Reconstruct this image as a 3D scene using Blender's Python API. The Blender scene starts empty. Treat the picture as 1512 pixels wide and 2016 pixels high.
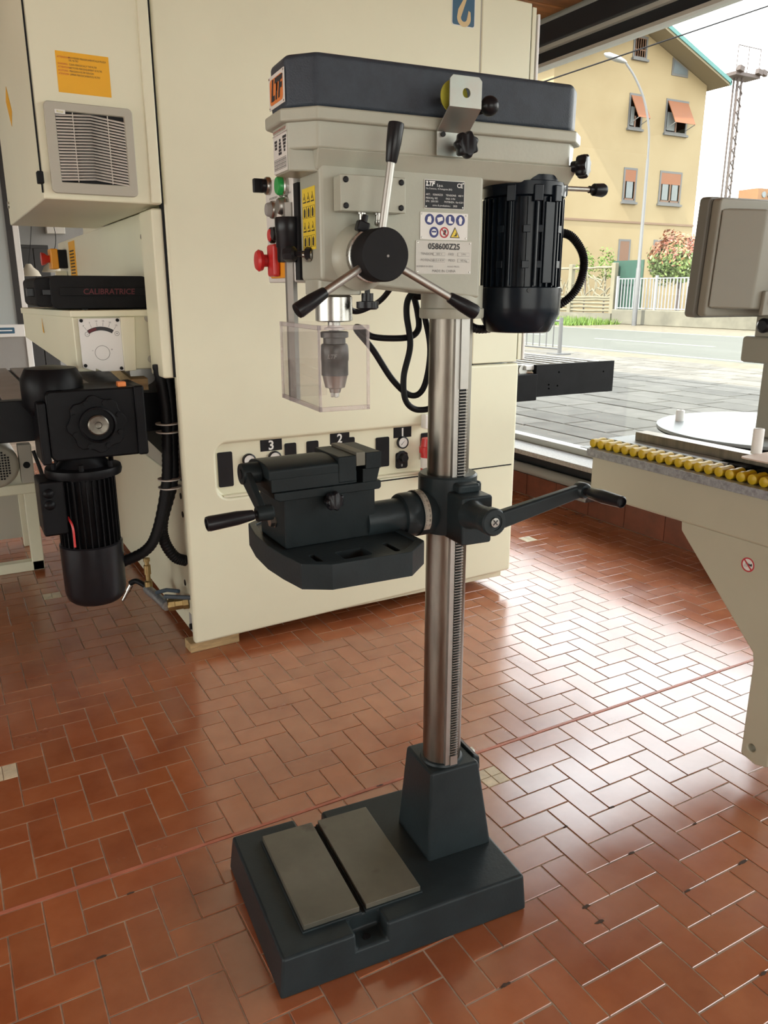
import bpy, bmesh, math, random
from mathutils import Vector, Matrix
random.seed(11)
R = math.radians
PI = math.pi
scene = bpy.context.scene
C = scene.collection

# ------------------------------------------------------------------ camera
YAW, PITCH, FPX = R(60.84), R(15.71), 1547.4
fw2 = Vector((math.cos(YAW), math.sin(YAW), 0))
rt = Vector((math.sin(YAW), -math.cos(YAW), 0))
fwd = fw2 * math.cos(PITCH) + Vector((0, 0, -math.sin(PITCH)))
upv = fw2 * math.sin(PITCH) + Vector((0, 0, math.cos(PITCH)))
cam_d = bpy.data.cameras.new('camera')
cam = bpy.data.objects.new('camera', cam_d)
C.objects.link(cam)
cam_d.sensor_fit = 'VERTICAL'
cam_d.sensor_height = 36
cam_d.lens = FPX / 2016 * 36
cam_d.clip_end = 500
CAMP = Vector((0, 0, 1.35))
M = Matrix((rt, upv, -fwd)).transposed().to_4x4()
M.translation = CAMP
cam.matrix_world = M
scene.camera = cam

# ------------------------------------------------------------------ light
SKY, SUN = 15.0, 28.0
w = bpy.data.worlds.new('world')
scene.world = w
w.use_nodes = True
nt = w.node_tree
nt.nodes.clear()
wo = nt.nodes.new('ShaderNodeOutputWorld')
bg = nt.nodes.new('ShaderNodeBackground')
tc = nt.nodes.new('ShaderNodeTexCoord')
sx = nt.nodes.new('ShaderNodeSeparateXYZ')
rp = nt.nodes.new('ShaderNodeValToRGB')
rp.color_ramp.elements[0].position = 0.0
rp.color_ramp.elements[0].color = (1.0, .97, .91, 1)
rp.color_ramp.elements[1].position = 0.8
rp.color_ramp.elements[1].color = (.86, .93, 1.0, 1)
nt.links.new(tc.outputs['Generated'], sx.inputs[0])
nt.links.new(sx.outputs['Z'], rp.inputs[0])
nt.links.new(rp.outputs[0], bg.inputs[0])
bg.inputs[1].default_value = SKY
nt.links.new(bg.outputs[0], wo.inputs[0])

sd = bpy.data.lights.new('sun', 'SUN')
sd.energy = SUN
sd.color = (1.0, .93, .8)
sd.angle = R(1.0)
so = bpy.data.objects.new('sun', sd)
C.objects.link(so)
so.rotation_euler = Vector((.78, .13, -.82)).to_track_quat('-Z', 'Y').to_euler()

def portal(name, loc, size_x, size_y, direction):
    d = bpy.data.lights.new(name, 'AREA')
    d.shape = 'RECTANGLE'; d.size = size_x; d.size_y = size_y
    d.cycles.is_portal = True
    o = bpy.data.objects.new(name, d)
    C.objects.link(o)
    o.location = loc
    o.rotation_euler = Vector(direction).to_track_quat('-Z', 'Y').to_euler()
portal('window_portal', (3.40, 1.5, 1.5), 2.4, 11.0, (-1, 0, 0))
portal('window_portal', (-.4, -4.45, 1.3), 4.5, 1.75, (0, 1, 0))
portal('window_portal', (-4.95, 1.5, 1.3), 5.8, 1.75, (1, 0, 0))

vs = scene.view_settings
vs.view_transform = 'Standard'
vs.look = 'None'
vs.gamma = 1
vs.use_curve_mapping = False
vs.exposure = -1.36

# ------------------------------------------------------------------ materials
def mat(name, col, rough=.5, metal=0., var=0., scale=8., bump=0., bscale=60., ior=1.5, coat=0., col2=None,
        obj_rand=0., stretch=None, wear=None, emit=None, spec=.5):
    m = bpy.data.materials.new(name)
    m.use_nodes = True
    n = m.node_tree
    b = n.nodes['Principled BSDF']
    b.inputs['Roughness'].default_value = rough
    b.inputs['Metallic'].default_value = metal
    b.inputs['IOR'].default_value = ior
    b.inputs['Specular IOR Level'].default_value = spec
    b.inputs['Coat Weight'].default_value = coat
    b.inputs['Coat Roughness'].default_value = .08
    b.inputs['Base Color'].default_value = (*col, 1)
    if emit:
        b.inputs['Emission Color'].default_value = (*col, 1)
        b.inputs['Emission Strength'].default_value = emit
    geo = n.nodes.new('ShaderNodeNewGeometry')
    vec = geo.outputs['Position']
    if stretch:
        mp = n.nodes.new('ShaderNodeMapping')
        mp.inputs['Scale'].default_value = stretch
        n.links.new(vec, mp.inputs[0])
        vec = mp.outputs[0]
    src = None
    if var or col2:
        t = n.nodes.new('ShaderNodeTexNoise')
        t.inputs['Scale'].default_value = scale
        t.inputs['Detail'].default_value = 6
        t.inputs['Roughness'].default_value = .62
        n.links.new(vec, t.inputs['Vector'])
        r_ = n.nodes.new('ShaderNodeValToRGB')
        r_.color_ramp.elements[0].position = .32
        r_.color_ramp.elements[1].position = .68
        c2 = col2 or tuple(min(1, c * (1 + var)) for c in col)
        c1 = col if col2 else tuple(c * (1 - var) for c in col)
        r_.color_ramp.elements[0].color = (*c1, 1)
        r_.color_ramp.elements[1].color = (*c2, 1)
        n.links.new(t.outputs['Fac'], r_.inputs[0])
        src = r_.outputs[0]
        rr = n.nodes.new('ShaderNodeMapRange')
        rr.inputs['To Min'].default_value = max(.02, rough * .8)
        rr.inputs['To Max'].default_value = min(1, rough * 1.2)
        n.links.new(t.outputs['Fac'], rr.inputs[0])
        n.links.new(rr.outputs[0], b.inputs['Roughness'])
    if obj_rand:
        oi = n.nodes.new('ShaderNodeObjectInfo')
        hs = n.nodes.new('ShaderNodeHueSaturation')
        ad = n.nodes.new('ShaderNodeMath'); ad.operation = 'ADD'
        n.links.new(oi.outputs['Random'], ad.inputs[0])
        n.links.new(geo.outputs['Random Per Island'], ad.inputs[1])
        fr = n.nodes.new('ShaderNodeMath'); fr.operation = 'FRACT'
        n.links.new(ad.outputs[0], fr.inputs[0])
        mr = n.nodes.new('ShaderNodeMapRange')
        mr.inputs['To Min'].default_value = 1 - obj_rand
        mr.inputs['To Max'].default_value = 1 + obj_rand
        n.links.new(fr.outputs[0], mr.inputs[0])
        n.links.new(mr.outputs[0], hs.inputs['Value'])
        if src: n.links.new(src, hs.inputs['Color'])
        else: hs.inputs['Color'].default_value = (*col, 1)
        src = hs.outputs[0]
    if wear:  # (colour, scale, threshold)
        t2 = n.nodes.new('ShaderNodeTexNoise')
        t2.inputs['Scale'].default_value = wear[1]
        t2.inputs['Detail'].default_value = 8
        n.links.new(vec, t2.inputs['Vector'])
        r2 = n.nodes.new('ShaderNodeValToRGB')
        r2.color_ramp.elements[0].position = wear[2]
        r2.color_ramp.elements[1].position = min(1, wear[2] + .06)
        n.links.new(t2.outputs['Fac'], r2.inputs[0])
        mx = n.nodes.new('ShaderNodeMix'); mx.data_type = 'RGBA'
        n.links.new(r2.outputs[0], mx.inputs['Factor'])
        if src: n.links.new(src, mx.inputs['A'])
        else: mx.inputs['A'].default_value = (*col, 1)
        mx.inputs['B'].default_value = (*wear[0], 1)
        src = mx.outputs['Result']
    if src: n.links.new(src, b.inputs['Base Color'])
    if bump:
        tb = n.nodes.new('ShaderNodeTexNoise')
        tb.inputs['Scale'].default_value = bscale
        tb.inputs['Detail'].default_value = 4
        n.links.new(vec, tb.inputs['Vector'])
        bp = n.nodes.new('ShaderNodeBump')
        bp.inputs['Strength'].default_value = bump
        bp.inputs['Distance'].default_value = .002
        n.links.new(tb.outputs['Fac'], bp.inputs['Height'])
        n.links.new(bp.outputs[0], b.inputs['Normal'])
    return m

def clear_mat(name, tint=(1, 1, 1), refl=1.45, rough=.02, body=0.0, body_col=(.9, .9, .9)):
    """thin clear sheet: transparent plus fresnel gloss plus a little haze"""
    m = bpy.data.materials.new(name)
    m.use_nodes = True
    n = m.node_tree
    n.nodes.clear()
    o = n.nodes.new('ShaderNodeOutputMaterial')
    tr = n.nodes.new('ShaderNodeBsdfTransparent'); tr.inputs[0].default_value = (*tint, 1)
    df = n.nodes.new('ShaderNodeBsdfDiffuse'); df.inputs[0].default_value = (*body_col, 1)
    m1 = n.nodes.new('ShaderNodeMixShader'); m1.inputs[0].default_value = body
    n.links.new(tr.outputs[0], m1.inputs[1]); n.links.new(df.outputs[0], m1.inputs[2])
    gl = n.nodes.new('ShaderNodeBsdfGlossy'); gl.inputs['Roughness'].default_value = rough
    fr = n.nodes.new('ShaderNodeFresnel')
    ge = n.nodes.new('ShaderNodeNewGeometry')
    mr = n.nodes.new('ShaderNodeMapRange')
    mr.inputs['To Min'].default_value = refl; mr.inputs['To Max'].default_value = 1 / refl
    n.links.new(ge.outputs['Backfacing'], mr.inputs[0]); n.links.new(mr.outputs[0], fr.inputs[0])
    m2 = n.nodes.new('ShaderNodeMixShader')
    n.links.new(fr.outputs[0], m2.inputs[0]); n.links.new(m1.outputs[0], m2.inputs[1]); n.links.new(gl.outputs[0], m2.inputs[2])
    n.links.new(m2.outputs[0], o.inputs[0])
    return m

MT = {
 'cream': mat('cream machine paint', (.745, .725, .545), .38, var=.03, scale=2.5, bump=.05, bscale=300),
 'cream2': mat('beige machine paint', (.45, .43, .32), .42, var=.04, scale=3, bump=.05, bscale=300),
 'drillgrey': mat('light grey cast paint', (.385, .39, .318), .36, var=.04, scale=12, bump=.12, bscale=140),
 'drilldark': mat('dark blue grey cast paint', (.021, .029, .032), .34, spec=.22, var=.18, scale=9, bump=.15, bscale=160),
 'cover': mat('blue grey textured cover paint', (.038, .048, .062), .46, spec=.28, var=.15, scale=30, bump=.35, bscale=420),
 'visedark': mat('dark vise enamel', (.012, .017, .0185), .42, spec=.16, var=.2, scale=10, bump=.1, bscale=200),
 'black': mat('black plastic', (.010, .010, .012), .30, spec=.25, var=.2, scale=20),
 'blackmatte': mat('matte black', (.011, .011, .012), .6, spec=.15, var=.25, scale=14),
 'motor': mat('glossy blue black motor paint', (.007, .011, .017), .24, spec=.22, var=.2, scale=18),
 'gearblack': mat('black gearbox paint', (.006, .006, .007), .38, spec=.12, var=.3, scale=15),
 'rubber': mat('black rubber hose', (.009, .009, .010), .5, spec=.18),
 'steel': mat('ground steel', (.235, .213, .18), .34, 1., var=.22, scale=5, stretch=(9, 9, 1.2), wear=((.2, .17, .13), 5., .66)),
 'bright': mat('bright machined steel', (.46, .45, .42), .28, 1., var=.08, scale=30),
 'alu': mat('satin aluminium', (.44, .43, .40), .42, 1., var=.05, scale=40),
 'zinc': mat('zinc plated steel', (.40, .46, .42), .42, .85, col2=(.42, .40, .36), scale=22),
 'plate': mat('worn steel plate', (.135, .128, .10), .5, .4, var=.18, scale=7, wear=((.1, .09, .07), 9., .66)),
 'chuck': mat('dark steel chuck', (.06, .058, .055), .42, .6, var=.3, scale=60),
 'brass': mat('dull brass', (.42, .30, .13), .4, .85, var=.2, scale=40),
 'galv': mat('galvanised steel', (.33, .34, .35), .42, .7, var=.3, scale=90),
 'tile': None,
 'skirt': mat('red clinker skirting', (.17, .045, .022), .45, var=.2, scale=9, obj_rand=.12),
 'grout': mat('pale cement grout', (.44, .34, .25), .85, var=.25, scale=12),
 'inset': mat('cream inset tile', (.62, .52, .36), .3, var=.15, scale=30, obj_rand=.08),
 'strip': mat('pink joint strip', (.46, .15, .09), .45, var=.15, scale=12),
 'wood': mat('varnished ceiling wood', (.30, .125, .045), .45, var=.3, scale=3, stretch=(1, 9, 9), obj_rand=.15),
 'rawwood': mat('raw pine block', (.42, .29, .14), .7, var=.25, scale=14, stretch=(1, 6, 6)),
 'frame': mat('anthracite window frame', (.022, .024, .028), .45, spec=.2, var=.1, scale=5),
 'alustrip': mat('pale aluminium strip', (.55, .54, .50), .4, .3),
 'granite': mat('speckled granite sill', (.34, .32, .30), .35, var=.35, scale=120),
 'plaster': mat('interior plaster', (.62, .60, .55), .8, var=.04, scale=4),
 'greywall': mat('grey interior wall', (.30, .29, .275), .8, var=.05, scale=4),
 'darkcab': mat('dark cabinet', (.03, .028, .027), .5),
 'white': mat('white plastic', (.78, .77, .74), .35),
 'label': mat('white printed plate', (.72, .71, .67), .4),
 'labelgrey': mat('silver grey printed plate', (.56, .55, .50), .4),
 'labelblack': mat('black printed plate', (.02, .022, .026), .4, spec=.2),
 'ink': mat('black ink', (.025, .025, .028), .6),
 'inkgrey': mat('grey ink', (.2, .2, .19), .6),
 'inkred': mat('red ink', (.45, .03, .04), .6),
 'inkmaroon': mat('dull red marker', (.11, .012, .018), .6),
 'inkwhite': mat('white ink', (.8, .8, .78), .6),
 'inkblue': mat('blue ink', (.02, .03, .16), .5),
 'yellow': mat('yellow label', (.78, .58, .04), .45, var=.04, scale=20),
 'amber': mat('amber label', (.80, .40, .008), .45, var=.03, scale=10),
 'orange': mat('orange paint', (.74, .22, .05), .45),
 'estopyellow': mat('orange yellow plastic', (.80, .34, .02), .4),
 'red': mat('red plastic', (.55, .03, .03), .35),
 'green': mat('green plastic', (.02, .33, .07), .3),
 'rollyellow': mat('translucent yellow roller', (.58, .39, .012), .35, var=.1, scale=30),
 'ventgrey': mat('grey plastic vent', (.42, .40, .33), .5),
 'ventlight': mat('light grey plastic slat', (.60, .56, .50), .5),
 'hookblue': mat('blue sign', (.04, .11, .18), .4),
 'hooktan': mat('tan sign emblem', (.62, .46, .24), .5),
 'yellowzinc': mat('yellow passivated zinc', (.50, .46, .06), .35, .5),
 'clear': clear_mat('clear acrylic', (.985, .975, .975), 1.4, .03, .018, (.80, .72, .72)),
 'acryledge': clear_mat('acrylic edge', (.95, .92, .92), 1.5, .08, .22, (.85, .80, .80)),
 'glass': clear_mat('window glass', (.97, .985, .98), 1.35, .01, 0.0),
 'discglass': mat('brushed disc top', (.40, .44, .45), .38, .15, var=.06, scale=4),
 'stone': mat('porphyry paving slab', (0.128, 0.118, 0.101), .9, spec=.2, var=.22, scale=3.5, bump=.4, bscale=25, obj_rand=.16),
 'mortar': mat('paving mortar', (0.107, 0.098, 0.088), .9, var=.2, scale=6),
 'asphalt': mat('pale asphalt', (0.072, 0.073, 0.058), .85, var=.12, scale=2, bump=.3, bscale=30),
 'gravel': mat('dusty verge', (0.119, 0.099, 0.064), .95, var=.3, scale=5, bump=.4, bscale=20),
 'roadpaint': mat('white road paint', (0.199, 0.199, 0.185), .7, var=.1, scale=3),
 'houseyellow': mat('pale yellow render', (.262, .205, .112), .85, col2=(.235, .178, .095), scale=.35, bump=.1, bscale=8),
 'houseband': mat('brown string course', (0.160, 0.101, 0.064), .8),
 'housestone': mat('grey window surround', (0.101, 0.101, 0.098), .7, var=.1, scale=2),
 'shutter': mat('orange roller blind', (0.192, 0.071, 0.029), .7, var=.06, scale=3),
 'winglass': mat('window pane', (.10, .12, .13), .12, var=.3, scale=.8),
 'curtain': mat('pale curtain', (0.160, 0.176, 0.176), .8, var=.1, scale=2),
 'winwood': mat('brown window wood', (.13, .065, .035), .6),
 'teal': mat('teal fascia', (0.053, 0.160, 0.150), .6),
 'soffit': mat('cream soffit', (0.168, 0.139, 0.087), .8),
 'concrete': mat('weathered concrete', (0.136, 0.127, 0.097), .9, var=.25, scale=1.2, bump=.3, bscale=8),
 'rustic': mat('cream rustic fence', (0.168, 0.152, 0.104), .85, var=.12, scale=3),
 'railwhite': mat('white painted rail', (0.213, 0.218, 0.222), .5),
 'lampmetal': mat('galvanised lamp post', (0.128, 0.128, 0.128), .5, .4),
 'leaf': mat('green leaves', (0.065, 0.116, 0.031), .5, col2=(0.152, 0.203, 0.056), scale=2.5, obj_rand=.3),
 'leafred': mat('red young leaves', (0.234, 0.056, 0.046), .5, col2=(0.253, 0.132, 0.051), scale=2.5, obj_rand=.3),
 'grass': mat('sunny grass', (0.064, 0.140, 0.012), .7, col2=(0.128, 0.192, 0.032), scale=4, obj_rand=.25),
 'screen': mat('green screen netting', (0.016, 0.053, 0.037), .8, var=.2, scale=10),
 'farorange': mat('far orange render', (0.213, 0.107, 0.048), .8, var=.1, scale=.4),
 'faryellow': mat('far yellow render', (0.203, 0.160, 0.075), .8),
 'mast': mat('brown steel mast', (0.070, 0.053, 0.048), .7),
 'lampshade': mat('cream lamp shade', (.62, .56, .45), .5),
 'bulb': mat('lamp bulb', (1, .85, .6), .5, emit=8.0),
 'monitor': mat('taupe monitor shell', (.25, .235, .185), .45, var=.03, scale=6),
 'monitor2': mat('grey monitor bezel', (.15, .145, .12), .45),
 'belt': mat('grey conveyor belt', (.36, .37, .37), .6, var=.12, scale=8),
 'silverlabel': mat('silver scale band', (.58, .56, .48), .35, .4),
 'card': mat('pale card', (.62, .50, .42), .6),
}

def tile_mat():
    m = mat('terracotta clinker tile', (.30, .078, .026), .27, col2=(.395, .128, .048), scale=6, bump=.05, bscale=22,
            ior=2.25, obj_rand=.10)
    n = m.node_tree
    b = n.nodes['Principled BSDF']
    # dried water marks and scuffs dull the gloss in patches
    geo = n.nodes.new('ShaderNodeNewGeometry')
    t = n.nodes.new('ShaderNodeTexNoise'); t.inputs['Scale'].default_value = 3.2; t.inputs['Detail'].default_value = 8
    n.links.new(geo.outputs['Position'], t.inputs['Vector'])
    mr = n.nodes.new('ShaderNodeMapRange')
    mr.inputs['From Min'].default_value = .35; mr.inputs['From Max'].default_value = .75
    mr.inputs['To Min'].default_value = .17; mr.inputs['To Max'].default_value = .30
    n.links.new(t.outputs['Fac'], mr.inputs[0])
    n.links.new(mr.outputs[0], b.inputs['Roughness'])
    return m
MT['tile'] = tile_mat()

# ------------------------------------------------------------------ mesh builder
WM = {}
def frame_from(d):
    d = Vector(d).normalized()
    a = Vector((0, 0, 1)) if abs(d.z) < .9 else Vector((1, 0, 0))
    u = d.cross(a).normalized()
    return u, d.cross(u).normalized(), d

class MB:
    def __init__(s):
        s.v, s.f = [], []
    def add(s, vs_, fs_):
        k = len(s.v)
        s.v += [Vector(p) for p in vs_]
        s.f += [[i + k for i in f] for f in fs_]
        return s
    def box(s, x0, x1, y0, y1, z0, z1):
        return s.frustum([(x0, y0), (x1, y0), (x1, y1), (x0, y1)], z0, [(x0, y0), (x1, y0), (x1, y1), (x0, y1)], z1)
    def obox(s, c, size, rot=(0, 0, 0)):
        from mathutils import Euler
        m = Euler(rot).to_matrix()
        k = MB().box(-size[0]/2, size[0]/2, -size[1]/2, size[1]/2, -size[2]/2, size[2]/2)
        return s.add([m @ p + Vector(c) for p in k.v], k.f)
    def frustum(s, a, z0, b, z1):
        n = len(a)
        return s.add([(*p, z0) for p in a] + [(*p, z1) for p in b],
                     [list(range(n))[::-1], list(range(n, 2*n))] + [[i, (i+1) % n, n + (i+1) % n, n + i] for i in range(n)])
    def prism(s, pts, lo, hi, axis='z'):
        n = len(pts)
        def P(p, h):
            return {'z': (p[0], p[1], h), 'y': (p[0], h, p[1]), 'x': (h, p[0], p[1])}[axis]
        return s.add([P(p, lo) for p in pts] + [P(p, hi) for p in pts],
                     [list(range(n))[::-1], list(range(n, 2*n))] + [[i, (i+1) % n, n + (i+1) % n, n + i] for i in range(n)])
    def lathe(s, prof, p0, d, n=28, a0=0., a1=2*PI):
        u, v, w_ = frame_from(d)
        p0 = Vector(p0)
        full = abs(a1 - a0 - 2*PI) < 1e-6
        m = n if full else n + 1
        vs_, fs_ = [], []
        for r, h in prof:
            for i in range(m):
                a = a0 + (a1 - a0) * i / n
                vs_.append(p0 + w_ * h + (u * math.cos(a) + v * math.sin(a)) * r)
        for j in range(len(prof) - 1):
            for i in range(n):
                i2 = (i + 1) % m
                fs_.append([j*m + i, j*m + i2, (j+1)*m + i2, (j+1)*m + i])
        if full:
            if prof[0][0] > 1e-6: fs_.append(list(range(m))[::-1])
            if prof[-1][0] > 1e-6: fs_.append([(len(prof)-1)*m + i for i in range(m)])
        return s.add(vs_, fs_)
    def cyl(s, p0, p1, r0, r1=None, n=28):
        d = Vector(p1) - Vector(p0)
        return s.lathe([(r0, 0), (r0 if r1 is None else r1, d.length)], p0, d, n)
    def tube(s, pts, r, n=10, rib=0., step=None):
        pts = [Vector(p) for p in pts]
        if step:
            q = [pts[0]]
            for a, b in zip(pts, pts[1:]):
                k = max(1, int((b - a).length / step))
                q += [a.lerp(b, (i+1)/k) for i in range(k)]
            pts = q
        vs_, fs_ = [], []
        t = (pts[1] - pts[0]).normalized()
        u, v, _ = frame_from(t)
        for i, p in enumerate(pts):
            t2 = (pts[min(i+1, len(pts)-1)] - pts[max(i-1, 0)]).normalized()
            q = t.rotation_difference(t2)
            u = q @ u; v = q @ v; t = t2
            rr = r * (1 + (rib if i % 2 else 0))
            for k in range(n):
                a = 2*PI*k/n
                vs_.append(p + (u*math.cos(a) + v*math.sin(a)) * rr)
        for i in range(len(pts)-1):
            for k in range(n):
                k2 = (k+1) % n
                fs_.append([i*n+k, i*n+k2, (i+1)*n+k2, (i+1)*n+k])
        fs_.append(list(range(n))[::-1]); fs_.append([(len(pts)-1)*n + k for k in range(n)])
        return s.add(vs_, fs_)
    def sphere(s, c, r, n=16, sz=None):
        c = Vector(c); sz = sz or (1, 1, 1)
        prof = [(math.sin(PI*i/n), -math.cos(PI*i/n)) for i in range(n+1)]
        k = MB().lathe([(max(a, 0), h) for a, h in prof], (0, 0, 0), (0, 0, 1), 2*n)
        return s.add([c + Vector((p.x*r*sz[0], p.y*r*sz[1], p.z*r*sz[2])) for p in k.v], k.f)
    def xf(s, m):
        s.v = [m @ p for p in s.v]
        return s
    def mesh(s, name, smooth=40):
        me = bpy.data.meshes.new(name)
        bm = bmesh.new()
        vv = [bm.verts.new(p) for p in s.v]
        for f in s.f:
            try: bm.faces.new([vv[i] for i in f])
            except ValueError: pass
        bmesh.ops.remove_doubles(bm, verts=bm.verts, dist=1e-6)
        bmesh.ops.recalc_face_normals(bm, faces=bm.faces)
        bm.to_mesh(me); bm.free()
        me.polygons.foreach_set('use_smooth', [True] * len(me.polygons))
        if smooth is not None: me.set_sharp_from_angle(angle=R(smooth))
        return me
    def build(s, name, m, parent=None, bev=0., seg=2, world=False, smooth=40, label=None, cuts=None):
        base = Vector((0, 0, 0))
        if parent is not None and world:
            inv = WM[parent].inverted()
            s.xf(inv)
            if cuts: [c.xf(inv) for c in cuts]
        if parent is None and s.v:
            lo = Vector([min(p[i] for p in s.v) for i in range(3)]); hi = Vector([max(p[i] for p in s.v) for i in range(3)])
            base = Vector(((lo.x+hi.x)/2, (lo.y+hi.y)/2, lo.z))
            s.v = [p - base for p in s.v]
            if cuts:
                for c in cuts: c.v = [p - base for p in c.v]
        me = s.mesh(name, None if bev else smooth)
        if cuts: me = boolean(me, cuts, None if bev else smooth)
        me.materials.append(MT[m] if isinstance(m, str) else m)
        o = bpy.data.objects.new(name, me)
        C.objects.link(o)
        if parent is not None:
            o.parent = parent
            WM[o] = WM[parent]
        else:
            o.location = base
            WM[o] = Matrix.Translation(base)
        if bev:
            b = o.modifiers.new('edge', 'BEVEL')
            b.width = bev; b.segments = seg; b.limit_method = 'ANGLE'; b.angle_limit = R(28)
            b.harden_normals = True
        if label: o['label'] = label
        return o

def boolean(me, cuts, smooth):
    o = bpy.data.objects.new('tmp', me); C.objects.link(o)
    tmp = []
    for c in cuts:
        cm = c.mesh('tmpcut')
        co = bpy.data.objects.new('tmpcut', cm); C.objects.link(co); tmp.append(co)
        md = o.modifiers.new('b', 'BOOLEAN'); md.operation = 'DIFFERENCE'; md.object = co; md.solver = 'EXACT'
    dg = bpy.context.evaluated_depsgraph_get(); dg.update()
    out = bpy.data.meshes.new_from_object(o.evaluated_get(dg))
    nm = me.name
    for t in tmp:
        m2 = t.data; bpy.data.objects.remove(t); bpy.data.meshes.remove(m2)
    bpy.data.objects.remove(o); bpy.data.meshes.remove(me)
    out.name = nm
    out.materials.clear()
    if len(out.polygons):
        out.polygons.foreach_set('use_smooth', [True] * len(out.polygons))
        if smooth is not None: out.set_sharp_from_angle(angle=R(smooth))
    return out

def tag(o, label=None, cat=None, group=None, kind=None):
    if label: o['label'] = label
    if cat: o['category'] = cat
    if group: o['group'] = group
    if kind: o['kind'] = kind
    return o
def thing(name, label, cat, loc=(0, 0, 0), rz=0., group=None):
    o = bpy.data.objects.new(name, None)
    o.empty_display_size = .1
    C.objects.link(o)
    o.location = loc; o.rotation_euler = (0, 0, rz)
    WM[o] = Matrix.Translation(Vector(loc)) @ Matrix.Rotation(rz, 4, 'Z')
    return tag(o, label, cat, group)
def struct(o):
    o['kind'] = 'structure'
    return o
def copy_part(o, parent, loc=None, rz=None, name=None):
    c = o.copy(); C.objects.link(c); c.parent = parent
    if loc is not None: c.location = loc
    if rz is not None: c.rotation_euler = (0, 0, rz)
    WM[c] = WM[parent]
    return c

def cat(pts, k=8):
    """smooth path through points"""
    P = [Vector(p) for p in pts]
    P = [P[0] * 2 - P[1]] + P + [P[-1] * 2 - P[-2]]
    out = []
    for i in range(1, len(P) - 2):
        a, b, c, d = P[i-1], P[i], P[i+1], P[i+2]
        for j in range(k):
            t = j / k
            out.append(.5 * ((2*b) + (-a + c)*t + (2*a - 5*b + 4*c - d)*t*t + (-a + 3*b - 3*c + d)*t**3))
    out.append(P[-2])
    return out
def rr(x0, x1, y0, y1, r, n=5):
    o = []
    for cx, cy, a in ((x1-r, y1-r, 0), (x0+r, y1-r, PI/2), (x0+r, y0+r, PI), (x1-r, y0+r, 1.5*PI)):
        o += [(cx + r*math.cos(a + PI/2*i/n), cy + r*math.sin(a + PI/2*i/n)) for i in range(n+1)]
    return o

def text(s, size, loc, right, up, m, parent, name='lettering', align='CENTER', shear=0., bold=0., sx_=1., world=False, raise_=.0004):
    cu = bpy.data.curves.new('t', 'FONT')
    cu.body = s; cu.size = size; cu.align_x = align; cu.align_y = 'CENTER'
    cu.shear = shear; cu.offset = bold; cu.resolution_u = 2
    to = bpy.data.objects.new('t', cu)
    me = bpy.data.meshes.new_from_object(to)
    bpy.data.objects.remove(to); bpy.data.curves.remove(cu)
    r_, u_ = Vector(right).normalized(), Vector(up).normalized()
    nrm = r_.cross(u_)
    mx = Matrix((r_ * sx_, u_, nrm)).transposed().to_4x4()
    mx.translation = Vector(loc) + nrm * raise_
    if world: mx = WM[parent].inverted() @ mx
    me.transform(mx)
    me.name = name
    me.materials.clear(); me.materials.append(MT[m])
    o = bpy.data.objects.new(name, me); C.objects.link(o)
    o.parent = parent
    WM[o] = WM[parent]
    return o

def flat(pts, loc, right, up, th=.0004):
    """flat polygon (a,b) in a plane -> MB, th thick, standing proud along right x up"""
    r_, u_ = Vector(right).normalized(), Vector(up).normalized()
    n_ = r_.cross(u_)
    L = Vector(loc)
    b = MB(); k = len(pts)
    b.add([L + r_*p[0] + u_*p[1] for p in pts] + [L + r_*p[0] + u_*p[1] + n_*th for p in pts],
          [list(range(k))[::-1], list(range(k, 2*k))] + [[i, (i+1) % k, k + (i+1) % k, k + i] for i in range(k)])
    return b
def circ(cx, cy, r, n=24, ry=None):
    return [(cx + r*math.cos(2*PI*i/n), cy + (ry or r)*math.sin(2*PI*i/n)) for i in range(n)]
def ringpoly(cx, cy, r0, r1, loc, right, up, th, n=28):
    r_, u_ = Vector(right).normalized(), Vector(up).normalized()
    n_ = r_.cross(u_); L = Vector(loc); b = MB(); vs_ = []; fs_ = []
    for h in (0, th):
        for r in (r0, r1):
            vs_ += [L + r_*(cx + r*math.cos(2*PI*i/n)) + u_*(cy + r*math.sin(2*PI*i/n)) + n_*h for i in range(n)]
    for i in range(n):
        j = (i+1) % n
        fs_ += [[i, j, n+j, n+i], [2*n+i, 2*n+j, 3*n+j, 3*n+i], [i, j, 2*n+j, 2*n+i], [n+i, n+j, 3*n+j, 3*n+i]]
    return b.add(vs_, fs_)

# ================================================================== THE ROOM
def proj(p):
    v = Vector(p) - CAMP
    z = v.dot(fwd)
    if z <= .05: return None
    return (756 + FPX * v.dot(rt) / z, 1008 - FPX * v.dot(upv) / z, z)

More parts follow.
